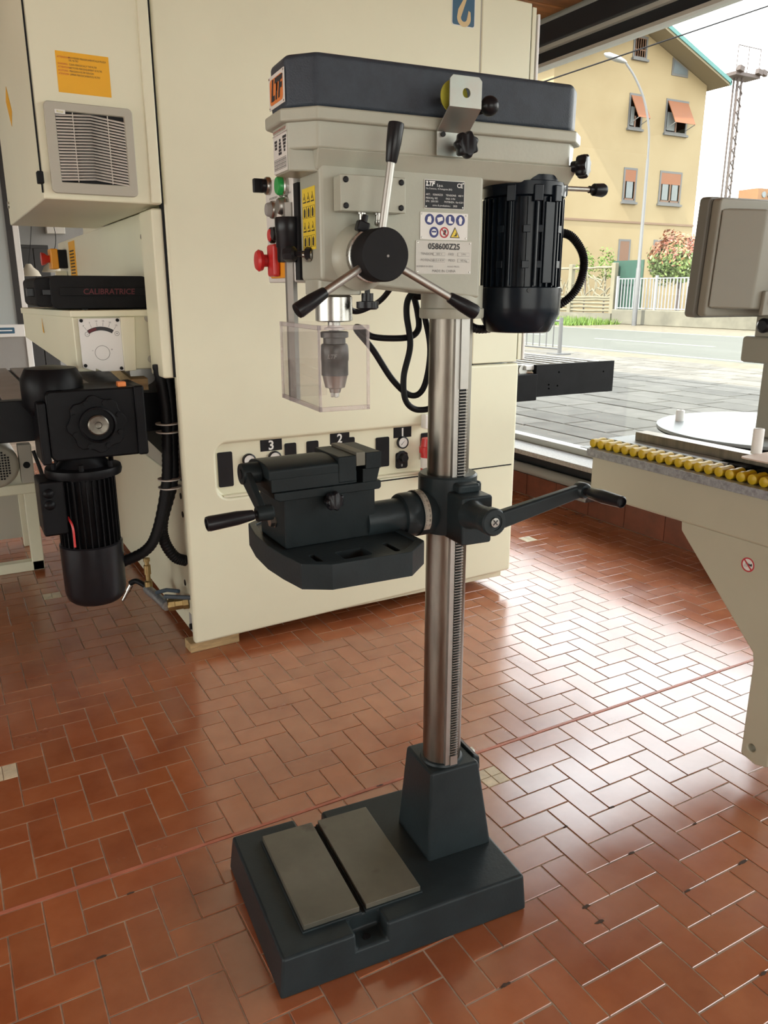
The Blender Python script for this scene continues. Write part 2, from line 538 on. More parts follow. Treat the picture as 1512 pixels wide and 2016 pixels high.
fl = struct(MB().box(-5, 3.44, -4.5, 12.2, -.25, -.0016).build('floor', 'grout'))
UX, UY, X0, Y0 = .0770, .0784, .966, .911
STRIP = 1.694
JT = .0036
def tile_mesh(lx, ly, name='tile'):
    b = MB(); c = .0010
    b.frustum([(0, 0), (lx, 0), (lx, ly), (0, ly)], -.004, [(0, 0), (lx, 0), (lx, ly), (0, ly)], -c)
    b.frustum([(0, 0), (lx, 0), (lx, ly), (0, ly)], -c, [(c, c), (lx-c, c), (lx-c, ly-c), (c, ly-c)], 0)
    b.f = [f for i, f in enumerate(b.f) if i not in (0, 1, 6)]
    return b
insets = {(3, 8), (-13, 17), (-9, 35), (23, 30)}
rects = []
for i in range(-70, 34):
    for j in range(-48, 76):
        k = (i - j) % 4
        if k == 1: cells = [(i, j), (i+1, j)]
        elif k == 0: cells = [(i, j), (i, j+1)]
        else: continue
        keep = [c for c in cells if c not in insets]
        if not keep: continue
        a0, b0 = min(c[0] for c in keep), min(c[1] for c in keep)
        a1, b1 = max(c[0] for c in keep) + 1, max(c[1] for c in keep) + 1
        x0, x1, y0, y1 = X0 + a0*UX, X0 + a1*UX, Y0 + b0*UY, Y0 + b1*UY
        pieces = [(x0, x1, y0, y1)]
        if y0 < STRIP < y1: pieces = [(x0, x1, y0, STRIP - .004), (x0, x1, STRIP + .008, y1)]
        for (p0, p1, q0, q1) in pieces:
            p1 = min(p1, 3.40)
            if q1 - q0 < .012 or p1 - p0 < .012 or p0 < -4.9 or q1 > 7.5: continue
            rects.append((p0 + JT/2, p1 - JT/2, q0 + JT/2, q1 - JT/2))
def score(r):
    pr = [proj((x, y, 0)) for x in r[:2] for y in r[2:]]
    if any(p is None for p in pr): return 0
    xs, ys = [p[0] for p in pr], [p[1] for p in pr]
    if max(xs) < 3 or min(xs) > 1509 or min(ys) > 2013: return 0
    cx, cy = (r[0]+r[1])/2, (r[2]+r[3])/2
    v = Vector((cx - .903, cy - 1.344)); ca, sa = math.cos(R(4.58)), math.sin(R(4.58))
    lx_, ly_ = v.x*ca - v.y*sa, v.x*sa + v.y*ca
    if -.40 < lx_ < .06 and -.15 < ly_ < .17: return 0
    return (max(xs)-min(xs)) * (max(ys)-min(ys))
rects.sort(key=score, reverse=True)
meshes = {}
far = MB()
for n_, r_ in enumerate(rects):
    lx_, ly_ = round(r_[1]-r_[0], 4), round(r_[3]-r_[2], 4)
    dz = random.uniform(-.0003, .0003)
    if n_ < 296:
        key = (lx_, ly_)
        if key not in meshes:
            meshes[key] = tile_mesh(lx_, ly_).mesh('tile', 20)
            meshes[key].materials.append(MT['tile'])
        o = bpy.data.objects.new('tile', meshes[key]); C.objects.link(o)
        o.parent = fl
        o.location = WM[fl].inverted() @ Vector((r_[0], r_[2], dz))
        o.rotation_euler = (random.gauss(0, .0013), random.gauss(0, .0013), 0)
    else:
        b = tile_mesh(lx_, ly_)
        sl = random.gauss(0, .0013), random.gauss(0, .0013)
        far.add([p + Vector((r_[0], r_[2], dz + p.x*sl[0] + p.y*sl[1])) for p in b.v], b.f)
o = far.build('tile_field', 'tile', fl, world=True, smooth=20); o['kind'] = 'stuff'
im = tile_mesh(UX/2 - .002, UY/2 - .002).mesh('inset_tile', 20); im.materials.append(MT['inset'])
for (i, j) in insets:
    for a in (0, 1):
        for b_ in (0, 1):
            o = bpy.data.objects.new('inset_tile', im); C.objects.link(o); o.parent = fl
            o.location = WM[fl].inverted() @ Vector((X0 + (i + a*.5)*UX + .001, Y0 + (j + b_*.5)*UY + .001, .0002))
MB().box(-5, 3.40, STRIP - .0028, STRIP + .0068, -.004, .0008).build('joint_strip', 'strip', fl, world=True)

# window wall on the street side
wr = struct(MB().box(3.42, 3.75, -4.5, 12.2, -.25, .33).build('wall_right', 'plaster'))
for k in range(15):
    y0 = .8 + k * .30
    MB().box(3.405, 3.424, y0, y0 + .296, 0, .145).build('skirting_tile', 'skirt', wr, bev=.002, world=True)
MB().box(3.408, 3.43, -4.4, 7, .145, .328).build('sill_gap_shade', 'frame', wr, world=True)  # dark panel paints in the shade of the recess under the sill
MB().cyl((3.375, -4, .195), (3.375, 6.5, .195), .034).build('heating_pipe', 'greywall', wr, world=True)
struct(MB().box(3.215, 3.56, -4.4, 7, .33, .362).build('window_sill', 'granite', bev=.004))
w1 = struct(MB().box(3.42, 3.50, -4.4, 7, .362, .402).build('window_1', 'alustrip', bev=.003))
MB().box(3.42, 3.50, -4.4, 7, 2.655, 2.675).build('window_top_rail', 'alustrip', w1, world=True)
for y0, y1 in ((-4.4, -.6), (-.55, 6.95)):
    MB().box(3.455, 3.461, y0, y1, .402, 2.66).build('pane', 'glass', w1, world=True)
for y0 in (-.6, 6.95):
    MB().box(3.43, 3.49, y0, y0 + .05, .402, 2.66).build('mullion', 'frame', w1, world=True)
t1 = struct(MB().box(3.43, 3.52, -4.4, 7, 2.675, 2.735).build('trim_1', 'frame'))
MB().box(3.40, 3.47, -4.4, 7, 2.735, 2.757).build('header_strip', 'alustrip', t1, world=True)
MB().box(3.37, 3.52, -4.4, 7, 2.757, 2.865).build('header_box', 'frame', t1, world=True, bev=.004)
# building above the window (its shade falls on the pavement)
struct(MB().box(3.44, 3.75, -12, 16, 2.865, 6.9).build('wall_upper', 'plaster'))
ce = struct(MB().box(-5, 3.44, -4.5, 12.2, 2.93, 3.1).build('ceiling', 'plaster'))
for k in range(26):
    y0 = -3.6 + k * .42
    MB().box(-4.9, 3.40, y0, y0 + .412, 2.905, 2.932).build('plank', 'wood', ce, world=True, bev=.004)
# the other sides of the showroom: low parapets, posts and glazing
wf = struct(MB().box(-5, 3.75, -4.75, -4.5, -.25, .40).build('wall_front', 'plaster'))
for x0, x1 in ((-5, -2.65), (1.85, 3.75)):
    MB().box(x0, x1, -4.75, -4.5, .40, 3.1).build('pier', 'plaster', wf, world=True)
MB().box(-2.65, 1.85, -4.75, -4.5, 2.15, 3.1).build('lintel', 'plaster', wf, world=True)
w2 = struct(MB().box(-2.65, 1.85, -4.64, -4.60, .40, .45).build('window_2', 'frame'))
for x0 in (-2.63, -1.14, .35):
    MB().box(x0, x0 + 1.48, -4.625, -4.62, .45, 2.15).build('pane', 'glass', w2, world=True)
wl = struct(MB().box(-5.25, -5, -4.75, 12.4, -.25, .40).build('wall_left', 'plaster'))
MB().box(-5.25, -5, -4.75, 12.4, 2.15, 3.1).build('lintel', 'plaster', wl, world=True)
for y0, y1 in ((-4.75, -1.4), (4.4, 12.4)):
    MB().box(-5.25, -5, y0, y1, .40, 2.15).build('pier', 'plaster', wl, world=True)
w3 = struct(MB().box(-5.14, -5.10, -1.4, 4.4, .40, .45).build('window_3', 'frame'))
for y0 in (-1.38, .55, 2.48):
    MB().box(-5.125, -5.12, y0, y0 + 1.9, .45, 2.15).build('pane', 'glass', w3, world=True)
struct(MB().box(-5.25, 3.75, 12.2, 12.45, -.25, 3.1).build('wall_back', 'greywall'))

# back of the showroom, seen past the sander
pd = thing('glazed_partition', 'white framed glass partition at the back left of the showroom', 'partition', (.2, 8, 0))
MB().box(.715, .765, 7.97, 8.03, 0, 2.9).build('post', 'white', pd, world=True, bev=.004)
MB().box(-1.5, .715, 7.985, 8.015, .0, .95).build('lower_panel', 'greywall', pd, world=True)
MB().box(-1.5, .715, 7.99, 8.0, 1.06, 2.9).build('pane', mat('frosted pane', (.42, .46, .45), .3), pd, world=True)
MB().box(.665, .715, 7.97, 8.03, 1.06, 2.9).build('dark_post', 'darkcab', pd, world=True)
MB().box(-1.5, .715, 7.95, 8.03, .95, 1.06).build('rail', 'white', pd, world=True, bev=.006)
sg = tag(flat(rr(-.13, .13, -.026, .026, .006), (.50, 7.948, 1.008), (1, 0, 0), (0, 0, 1), .004).build('arrow_sign', 'hookblue'),
    'small blue sign with a white left arrow on the partition rail', 'sign')
flat([(-.11, 0), (-.075, .018), (-.075, .005), (.11, .005), (.11, -.005), (-.075, -.005), (-.075, -.018)], (.50, 7.9438, 1.008), (1, 0, 0), (0, 0, 1), .001).build('arrow', 'inkwhite', sg, world=True)
cb = thing('dark_cabinet', 'dark cabinet against the grey back wall behind the partition', 'cabinet', (1.25, 11.7, 0))
MB().box(1.05, 1.43, 11.5, 12.1, .05, 1.92).build('body', 'darkcab', cb, world=True, bev=.006)
MB().box(1.06, 1.235, 11.48, 11.5, .08, 1.88).build('door', 'darkcab', cb, world=True, bev=.004)
MB().box(1.245, 1.42, 11.48, 11.5, .08, 1.88).build('door', 'darkcab', cb, world=True, bev=.004)
bxw = tag(MB().box(1.50, 1.74, 12.05, 12.19, 2.10, 2.26).build('wall_box', 'ventlight', bev=.01), 'small pale box fixed to the grey back wall', 'wall box')
def pendant(x, y, z, lab):
    t = thing('pendant_lamp', lab, 'lamp', (x, y, z), group='pendant lamps at the back of the showroom')
    MB().lathe([(.02, .14), (.035, .13), (.05, .10), (.10, .06), (.13, 0), (.125, 0), (.045, .10), (.0, .11)], (x, y, z), (0, 0, 1), 24).build('shade', 'lampshade', t, world=True)
    MB().sphere((x, y, z + .035), .028).build('bulb', 'bulb', t, world=True)
    MB().tube(cat([(x, y, z + .14), (x + .06, y, z + .45), (1.23, y, 2.62), (1.23, y, 2.906)], 8), .004, 6).build('cord', 'blackmatte', t, world=True)
pendant(1.08, 10.6, 1.52, 'cream pendant lamp at the back, next to the white partition post')
pendant(1.30, 10.2, 1.56, 'cream pendant lamp at the back, above the black plastic case')
cr_ = tag(MB().lathe([(.07, 0), (.075, .05), (.03, .2), (.03, .24)], (1.23, 10.4, 2.66), (0, 0, 1), 20).build('ceiling_rose', 'ventgrey'), 'small grey ceiling rose where the lamp cords meet', 'ceiling rose')

# ================================================================== OUTSIDE
pv = struct(MB().box(3.75, 12.6, -10, 40, -.25, -.012).build('pavement', 'mortar'))
slabs = []
x = 3.78
while x < 12.4:
    wd = random.uniform(.40, .56)
    y = -1 + random.uniform(0, .5)
    while y < 30:
        ln = random.uniform(.55, 1.15)
        slabs.append((x, x + wd, y, y + ln)); y += ln
    x += wd
def sscore(r):
    p = proj(((r[0]+r[1])/2, (r[2]+r[3])/2, 0))
    if not p or not (990 < p[0] < 1530): return 0
    if p[0] > 1180 and p[1] > 900: return 0
    return 1e4 / p[2]**2
slabs.sort(key=sscore, reverse=True)
rest = MB()
for k, r_ in enumerate(slabs):
    j = [random.uniform(.006, .016) for _ in range(4)]
    dz = random.uniform(-.004, .003)
    b = MB().frustum([(r_[0]+j[0], r_[2]+j[2]), (r_[1]-j[1], r_[2]+j[3]), (r_[1]-j[0], r_[3]-j[2]), (r_[0]+j[1], r_[3]-j[3])], -.012,
                     [(r_[0]+j[0]+.006, r_[2]+j[2]+.006), (r_[1]-j[1]-.006, r_[2]+j[3]+.006), (r_[1]-j[0]-.006, r_[3]-j[2]-.006), (r_[0]+j[1]+.006, r_[3]-j[3]-.006)], dz)
    if k < 290 and sscore(r_) > 0: b.build('paving_slab', 'stone', pv, world=True)
    else: rest.add(b.v, b.f)
o = rest.build('slab_field', 'stone', pv, world=True); o['kind'] = 'stuff'
struct(MB().box(12.6, 13.6, -10, 60, -.25, .0).build('verge_near', 'gravel'))
rd = struct(MB().box(13.6, 21.6, -30, 120, -.25, .0).build('road', 'asphalt'))
for y0 in [-6 + 6.5*k for k in range(11)]:
    MB().box(16.95, 17.08, y0, y0 + 4.2, 0, .004).build('lane_dash', 'roadpaint', rd, world=True)
for xx in (13.85, 21.3):
    MB().box(xx, xx + .13, -30, 120, 0, .004).build('edge_line', 'roadpaint', rd, world=True)
struct(MB().box(21.6, 120, -60, 160, -.25, .0).build('verge_far', 'gravel'))
gm = MB()
for _ in range(2600):
    gx, gy = random.uniform(22.3, 25.1), random.uniform(24.6, 30.5)
    h = random.uniform(.12, .42) * (1 - .3*abs(gx - 23.8)); a = random.uniform(0, PI); wv = .03
    dx, dy = math.cos(a)*wv, math.sin(a)*wv; lx_, ly_ = random.uniform(-.12, .12), random.uniform(-.12, .12)
    gm.add([(gx-dx, gy-dy, 0), (gx+dx, gy+dy, 0), (gx+lx_, gy+ly_, h)], [[0, 1, 2]])
tag(gm.build('grass', 'grass'), 'bright green grass on the bank below the cream fence', 'grass', kind='stuff')

wall_o = tag(MB().prism([(25.3, 0), (25.9, 0), (25.9, .60), (25.3, .60)], 8, 25.45, 'y').build('low_wall', 'concrete', bev=.03), 'low weathered concrete wall under the white railings', 'wall')
fr_ = thing('white_railing', 'white metal bar railing standing on the low concrete wall', 'railing', (25.5, 23.5, .6))
for zz in (.66, 1.84):
    MB().box(25.48, 25.52, 21.2, 25.4, zz - .02, zz + .02).build('rail', 'railwhite', fr_, world=True)
bar = None
for k in range(25):
    yy = 21.25 + k * .17
    if bar is None:
        bar = MB().box(25.485, 25.515, -.022, .022, .62, 1.86).xf(Matrix.Translation((-25.5, 0, -.6))).build('bar', 'railwhite', fr_)
        b_ = bar
    else: b_ = copy_part(bar, fr_)
    b_.location = (0, yy - 23.5, 0)
for yy in (21.2, 23.3, 25.4):
    MB().box(25.46, 25.54, yy - .05, yy + .05, .55, 1.95).build('post', 'railwhite', fr_, world=True)
tag(MB().box(25.75, 25.79, 24.3, 26.0, .6, 2.58).build('screen_net', 'screen'), 'dark green netting screen behind the white railing', 'screen')
# rustic branch fence
rf_ = thing('rustic_fence', 'cream concrete fence cast as tangled branches, left of the railing', 'fence', (25.5, 28, 0))
MB().box(25.35, 25.65, 25.55, 33, 0, .42).build('plinth', 'concrete', rf_, world=True)
for yy in (25.65, 28.3, 30.9):
    MB().box(25.42, 25.62, yy - .11, yy + .11, 0, 2.5).build('post', 'rustic', rf_, world=True, bev=.02)
for zz in (.52, .68, .84, .98, 1.08, 2.32):
    MB().tube([(25.5, 25.6 + .5*k, zz + random.uniform(-.015, .015)) for k in range(15)], .05, 7).build('rail', 'rustic', rf_, world=True)
for k in range(64):
    y0, z0 = random.uniform(25.8, 32.6), random.choice([1.08, 1.08, random.uniform(1.2, 1.9)])
    a = random.uniform(.5, 2.6); L = random.uniform(.4, .95)
    p = [(25.5, y0, z0)]
    for s_ in range(3):
        a += random.uniform(-.5, .5)
        p.append((25.5, p[-1][1] + math.cos(a)*L/3, min(2.32, p[-1][2] + abs(math.sin(a))*L/3)))
    MB().tube(p, .032, 6).build('branch', 'rustic', rf_, world=True)

def leaves(cx, cy, cz, rx, ry, rz, n, size, redtop=None):
    g, rd_ = MB(), MB()
    for _ in range(n):
        d = Vector((random.gauss(0, 1), random.gauss(0, 1), random.gauss(0, 1))).normalized()
        q = random.uniform(.55, 1.0) * (1 + .12*math.sin(5*d.x + 3*d.z) + .1*math.sin(7*d.y))
        c = Vector((cx + d.x*rx*q, cy + d.y*ry*q, cz + d.z*rz*q))
        nn = (d + Vector((random.gauss(0, .5), random.gauss(0, .5), random.gauss(0, .5)))).normalized()
        u, v, _ = frame_from(nn)
        a = random.uniform(0, 2*PI); u, v = u*math.cos(a) + v*math.sin(a), v*math.cos(a) - u*math.sin(a)
        s_ = size * random.uniform(.7, 1.3)
        t = rd_ if (redtop is not None and q > .72 and d.z > redtop + random.gauss(0, .25)) else g
        t.add([c - u*s_, c + v*s_*.45, c + u*s_, c - v*s_*.45], [[0, 1, 2, 3]])
    return g, rd_
bu = thing('photinia_bush', 'large round bush with red young leaves behind the white railing', 'bush', (26.75, 23.2, 0))
g, r2 = leaves(26.75, 23.45, 2.60, .80, 1.55, 1.0, 4600, .09, .1)
g.build('foliage', 'leaf', bu, world=True); r2.build('red_shoots', 'leafred', bu, world=True)
MB().tube([(26.75, 23.2, 0), (26.75, 23.25, 1.0), (26.75, 23.2, 2.2)], .09).build('trunk', 'mast', bu, world=True)
for k, (by, lab) in enumerate(((29.2, 'thin pale shrub showing above the cream branch fence, nearer the motor'), (27.9, 'thin pale shrub showing above the cream branch fence, nearer the railing'))):
    sb = thing('garden_shrub', lab, 'shrub', (27.2, by, 0))
    g, _ = leaves(27.2, by, 2.5, .5, .45, .75, 260, .07)
    g.build('foliage', 'grass', sb, world=True)
    MB().tube([(27.2, by, 0), (27.2, by, 2.2)], .04).build('stem', 'mast', sb, world=True)

# house
HY = 31.4
hs = thing('yellow_house', 'pale yellow three storey house with orange blinds across the road', 'house', (31.6, 36, 0))
SLP = .385
RZ = 11.62 + (36.75 - 31.63) * SLP
MB().prism([(26.5, 0), (36.75, 0), (36.75, 11.62), (31.63, RZ), (26.5, 11.62)], HY, 41, 'y').build('walls', 'houseyellow', hs, world=True)
for sgn, xe in ((1, 37.2), (-1, 26.05)):
    ze = RZ - SLP * abs(xe - 31.63)
    rf2 = MB().prism([(31.63, RZ + .02), (xe, ze + .02), (xe, ze + .24), (31.63, RZ + .24)], HY - 1.05, 41.8, 'y').build('roof', 'soffit', hs, world=True)
    MB().prism([(31.63, RZ + .14), (xe + .06*sgn, ze + .10), (xe + .06*sgn, ze + .30), (31.63, RZ + .34)], HY - 1.10, HY - 1.04, 'y').build('fascia', 'teal', rf2, world=True)
    MB().box(min(xe, xe + .10*sgn), max(xe, xe + .10*sgn), HY - 1.1, 41.8, ze + .04, ze + .24).build('gutter', 'teal', rf2, world=True)
MB().box(26.48, 36.77, HY - .04, HY + .05, 4.70, 4.80).build('string_course', 'houseband', hs, world=True)
def hwin(x0, x1, z0, z1, kind):
    wn = MB().box(x0, x1, HY - .035, HY + .06, z0, z1)
    f = wn.build('window', 'housestone', hs, world=True, cuts=[MB().box(x0 + .1, x1 - .1, HY - .2, HY + .02, z0 + .12, z1 - .1)])
    a, b, c, d = x0 + .1, x1 - .1, z0 + .12, z1 - .1
    MB().box(x0 - .06, x1 + .06, HY - .14, HY, z0 - .07, z0 + .03).build('sill', 'housestone', f, world=True)
    MB().box(a, b, HY + .0, HY + .018, c, d).build('pane', 'winglass', f, world=True)
    if kind == 'blind':
        zb = d - (d - c) * .38
        MB().box(a, b, HY - .03, HY - .005, zb, d).build('blind', 'shutter', f, world=True)
        n_ = 1 if x1 - x0 < 1.2 else 2
        ww = (b - a) / n_
        for i in range(n_):
            MB().box(a + i*ww + ww*.2, a + (i+1)*ww - ww*.2, HY - .018, HY - .006, c + .1, zb).build('curtain', 'curtain', f, world=True)
        for i in range(n_ + 1):
            MB().box(a + i*ww - .05, a + i*ww + .05, HY - .03, HY - .004, c, zb).build('casement', 'winwood', f, world=True)
        MB().box(a, b, HY - .03, HY - .004, c, c + .08).build('casement', 'winwood', f, world=True)
    if kind == 'awning':
        zb = c + .32
        MB().prism([(HY - .06, d), (HY - .02, d), (HY - .62, zb), (HY - .66, zb)], a - .02, b + .02, 'x').build('awning', 'shutter', f, world=True)
        for xx in (a, b):
            MB().tube([(xx, HY - .02, c + .1), (xx, HY - .64, zb)], .02, 6).build('awning_arm', 'railwhite', f, world=True)
        MB().box((a+b)/2 - .05, (a+b)/2 + .05, HY - .03, HY - .004, c, c + .5).build('casement', 'winwood', f, world=True)
        MB().box(a + .06, (a+b)/2 - .08, HY - .02, HY - .006, c + .05, c + .9).build('curtain', 'curtain', f, world=True)
    if kind == 'grille':
        for i in range(5):
            xx = a + (b-a)*(i+.5)/5
            MB().box(xx - .02, xx + .02, HY - .03, HY - .01, c, d).build('grille_bar', 'winwood', f, world=True)
        for zz in (c + .3, c + .8):
            MB().box(a, b, HY - .028, HY - .012, zz - .02, zz + .02).build('grille_bar', 'winwood', f, world=True)
    if kind == 'shut':
        MB().box(a, b, HY - .03, HY - .006, c, d).build('blind', 'winwood', f, world=True)
hwin(31.33, 32.28, 9.10, 10.71, 'awning'); hwin(33.89, 35.51, 9.10, 10.73, 'awning')
hwin(31.33, 32.26, 5.69, 7.33, 'blind'); hwin(33.89, 35.53, 5.72, 7.35, 'blind')
hwin(31.32, 32.27, 12.22, 13.25, 'grille')
hwin(31.34, 32.18, 1.9, 3.92, 'shut'); hwin(33.85, 35.25, 2.4, 3.96, 'shut')
f = MB().prism([(34.07, 11.8), (35.25, 11.8), (35.22, 12.17), (34.07, 12.60)], HY - .035, HY + .06, 'y').build('window', 'housestone', hs, world=True)
MB().prism([(34.17, 11.9), (35.14, 11.9), (35.12, 12.14), (34.17, 12.47)], HY - .05, HY - .03, 'y').build('pane', 'winglass', f, world=True)
nb = thing('neighbour_house', 'pale neighbouring house with a scalloped orange awning, left of the yellow house', 'house', (30, 46, 0))
MB().box(30, 39, 46, 56, 0, 15.5).build('walls', 'white', nb, world=True)
aw = MB().prism([(45.98, 14.6), (45.98, 14.4), (44.4, 13.6), (44.4, 13.8)], 31, 38.5, 'x').build('awning', 'shutter', nb, world=True)
for k in range(14):
    MB().lathe([(.0, 0), (.27, 0), (.27, .04), (0, .04)], (31.3 + k*.54, 44.38, 13.65), (0, 1, 0), 14).build('scallop', 'shutter', aw, world=True)

# street lamp, mast, wire, far building, near barrier
sl = thing('street_lamp', 'tall curved street lamp in front of the yellow house', 'street lamp', (24.74, 23.59, 0))
hd = Vector((-.87, .49, 0))
bp_ = Vector((24.74, 23.59, 0))
MB().lathe([(.10, 0), (.09, 2.2), (.07, 2.25), (.055, 6.2)], bp_, (0, 0, 1), 16).build('pole', 'lampmetal', sl, world=True)
pts = [bp_ + Vector((0, 0, 6.2)), bp_ + Vector((0, 0, 7.2)) + hd*.05, bp_ + Vector((0, 0, 8.2)) + hd*.30, bp_ + Vector((0, 0, 9.0)) + hd*.72, bp_ + Vector((0, 0, 9.55)) + hd*1.15]
MB().tube(cat(pts, 6), .04, 10).build('arm', 'lampmetal', sl, world=True)
h0, h1 = bp_ + Vector((0, 0, 9.52)) + hd*1.1, bp_ + Vector((0, 0, 9.95)) + hd*1.95
hm = MB().lathe([(.05, 0), (.10, .12), (.15, .4), (.13, .8), (.03, .95)], (0, 0, 0), (0, 0, 1), 14)
q = (h1 - h0).normalized()
rot = Vector((0, 0, 1)).rotation_difference(q).to_matrix().to_4x4()
hm.xf(Matrix.Translation(h0) @ rot @ Matrix.Diagonal((1, 1, 1, 1)))
hm.v = [Vector((p.x, p.y, h0.z + (p.z - h0.z) * .72)) for p in hm.v]
hm.build('lamp_head', 'galv', sl, world=True)
ms = thing('lattice_mast', 'tall thin lattice mast with a platform far behind the house', 'mast', (50.5, 40.5, 0))
leg = None
for dx, dy in ((-.22, -.22), (.22, -.22), (.22, .22), (-.22, .22)):
    MB().cyl((50.5+dx, 40.5+dy, 0), (50.45+dx*.8, 40.55+dy*.8, 15.4), .07, .07, 6).build('leg', 'mast', ms, world=True)
for k in range(38):
    z0 = k*.4
    a, b = (-.2, .2) if k % 2 else (.2, -.2)
    MB().cyl((50.5+a, 40.28, z0), (50.5+b, 40.28, z0+.4), .05, .05, 5).build('brace', 'mast', ms, world=True)
MB().box(49.4, 51.9, 39.9, 41.1, 15.4, 15.62).build('platform', 'mast', ms, world=True)
for xx in (49.5, 50.6, 51.8):
    MB().cyl((xx, 40, 15.6), (xx, 40, 17.2), .03, .03, 6).build('rail_post', 'mast', ms, world=True)
MB().cyl((49.5, 40, 17.2), (51.8, 40, 17.2), .03, .03, 6).build('hand_rail', 'mast', ms, world=True)
for xx in (49.7, 51.6, 52.1):
    MB().obox((xx, 39.8, 15.75), (.5, .3, .35), (0, .2, 0)).build('floodlight', 'mast', ms, world=True, bev=.04)
a = Vector((10.461, 12.859, 5.08)); b = Vector((14.081, 10.839, 6.359)); d = (b - a)
tag(MB().tube([a - d*1.2 + Vector((0, 0, .0)), a, b, b + d*1.0], .014, 6).build('overhead_wire', 'blackmatte'), 'thin overhead wire crossing the sky in front of the house', 'wire')
fb = thing('far_building', 'small orange and yellow building on the skyline beyond the monitor', 'building', (55, 38, 0))
MB().box(51.4, 62, 38.6, 40.2, 0, 8.25).build('walls', 'farorange', fb, world=True)
MB().box(53.5, 58, 38.4, 38.7, 0, 8.05).build('bay', 'faryellow', fb, world=True)
for xx in (52.0, 52.6, 53.1):
    MB().lathe([(0, 0), (.2, 0), (.2, .06), (0, .06)], (xx, 38.54, 7.85), (0, 1, 0), 14).build('window', 'winglass', fb, world=True)
MB().box(54.0, 54.9, 38.32, 38.42, 6.6, 7.75).build('window', 'winglass', fb, world=True)
br = thing('street_barrier', 'grey tubular pedestrian barrier on the pavement by the road', 'barrier', (12, 14, 0))
MB().cyl((12, 13.55, 0), (12, 13.55, .79), .045, .045, 10).build('post', 'lampmetal', br, world=True)
MB().cyl((12, 15.4, 0), (12, 15.4, .79), .045, .045, 10).build('post', 'lampmetal', br, world=True)
MB().box(11.8, 12.2, 13.4, 13.75, 0, .025).build('foot_plate', 'lampmetal', br, world=True)
for zz in (.12, .72):
    MB().cyl((12, 13.55, zz), (12, 15.4, zz), .025, .025, 8).build('rail', 'lampmetal', br, world=True)
for k in range(7):
    yy = 13.78 + k*.23
    MB().cyl((12, yy, .12), (12, yy, .72), .014, .014, 8).build('bar', 'lampmetal', br, world=True)

# chipped tile corners and edges
chip_m = mat('bare chipped clay', (.06, .035, .022), .9, var=.3, scale=60)
for cx_, cy_, q_ in ((1.436, 1.319, 1.2), (1.273, 1.292, .8), (1.346, 1.146, 1.1), (1.576, 1.151, .8), (1.562, .99, 1.6), (1.365, .987, .9), (1.123, 1.05, 1.3), (1.117, 1.02, 1.3), (.834, .991, 1.3), (1.314, .758, 1.2), (.932, 1.697, 1.2), (.226, 1.61, .8), (.133, 1.458, 1.0)):
    iy = round((cy_ - Y0) / UY); yy = Y0 + iy * UY
    if abs(yy - cy_) > .03: yy = cy_
    pts = []
    n = 11
    for i in range(n):
        a = 2*PI*i/n
        pts.append((cx_ + .0085*q_*math.cos(a)*random.uniform(.7, 1.3), yy + .003*q_*math.sin(a)*random.uniform(.6, 1.4)))
    MB().prism(pts, -.002, .0009).build('chip', chip_m, fl, world=True)

# ================================================================== WIDE BELT SANDER (behind the drill)
XV, YV, ZV = (1, 0, 0), (0, 1, 0), (0, 0, 1)
YF = 2.762
sa = thing('wide_belt_sander', 'large cream wide belt sanding machine with numbered gauge panel', 'sander', (1.45, 3.6, 0))
def S(mb, name, m, **k):
    return mb.build(name, m, k.pop('parent', sa), world=True, **k)
S(MB().box(.735, 2.20, 2.80, 4.5, .045, .66), 'lower_body', 'cream', bev=.006)
S(MB().box(.735, 2.20, 2.80, 4.5, 1.32, 2.43), 'upper_body', 'cream', bev=.006)
S(MB().box(.95, 2.0, 2.80, 4.4, .66, 1.32), 'inner_frame', 'gearblack')
S(MB().box(.735, .96, 2.84, 2.95, .66, 1.02), 'black_bracket', 'gearblack', bev=.006)
S(MB().prism([(2.95, .66), (4.4, .66), (4.4, .80), (2.95, .70)], .74, .95, 'x'), 'chute', 'ventgrey')
# front doors
fp = S(MB().prism([(.714, .045), (2.222, .085), (2.222, 1.046), (1.962, 1.046), (1.962, 2.43), (.714, 2.43)], YF, 2.80, 'y'), 'front_door', 'cream', bev=.012, seg=3,
       cuts=[MB().prism(rr(.838, 1.90, .605, .812, .045, 6), YF - .05, YF + .030, 'y')])
S(MB().box(1.968, 2.205, YF, 2.80, 1.052, 2.43), 'side_door', 'cream', bev=.005)
S(MB().box(1.960, 1.970, YF + .004, 2.80, 1.05, 2.43), 'door_gap', 'ventgrey')
S(MB().box(2.212, 2.232, YF + .005, 2.83, 1.06, 2.42), 'edge_strip', 'cream', bev=.003)
S(MB().box(2.240, 2.252, YF + .005, 2.86, 1.06, 2.40), 'white_edge', 'white', bev=.003)
S(MB().box(2.2055, 2.2125, YF + .01, 2.80, 1.06, 2.43), 'door_gasket', 'blackmatte')
S(MB().prism([(2.205, .10), (2.225, .10), (2.232, 1.04), (2.212, 1.04)], 2.801, 2.83, 'y'), 'door_gasket', 'blackmatte', bev=.003)
S(MB().box(.7065, .7137, YF + .008, 2.80, 1.06, 2.43), 'door_gasket', 'blackmatte')
S(MB().box(.672, .735, 2.775, 2.95, 1.057, 1.612), 'post', 'cream', bev=.008)
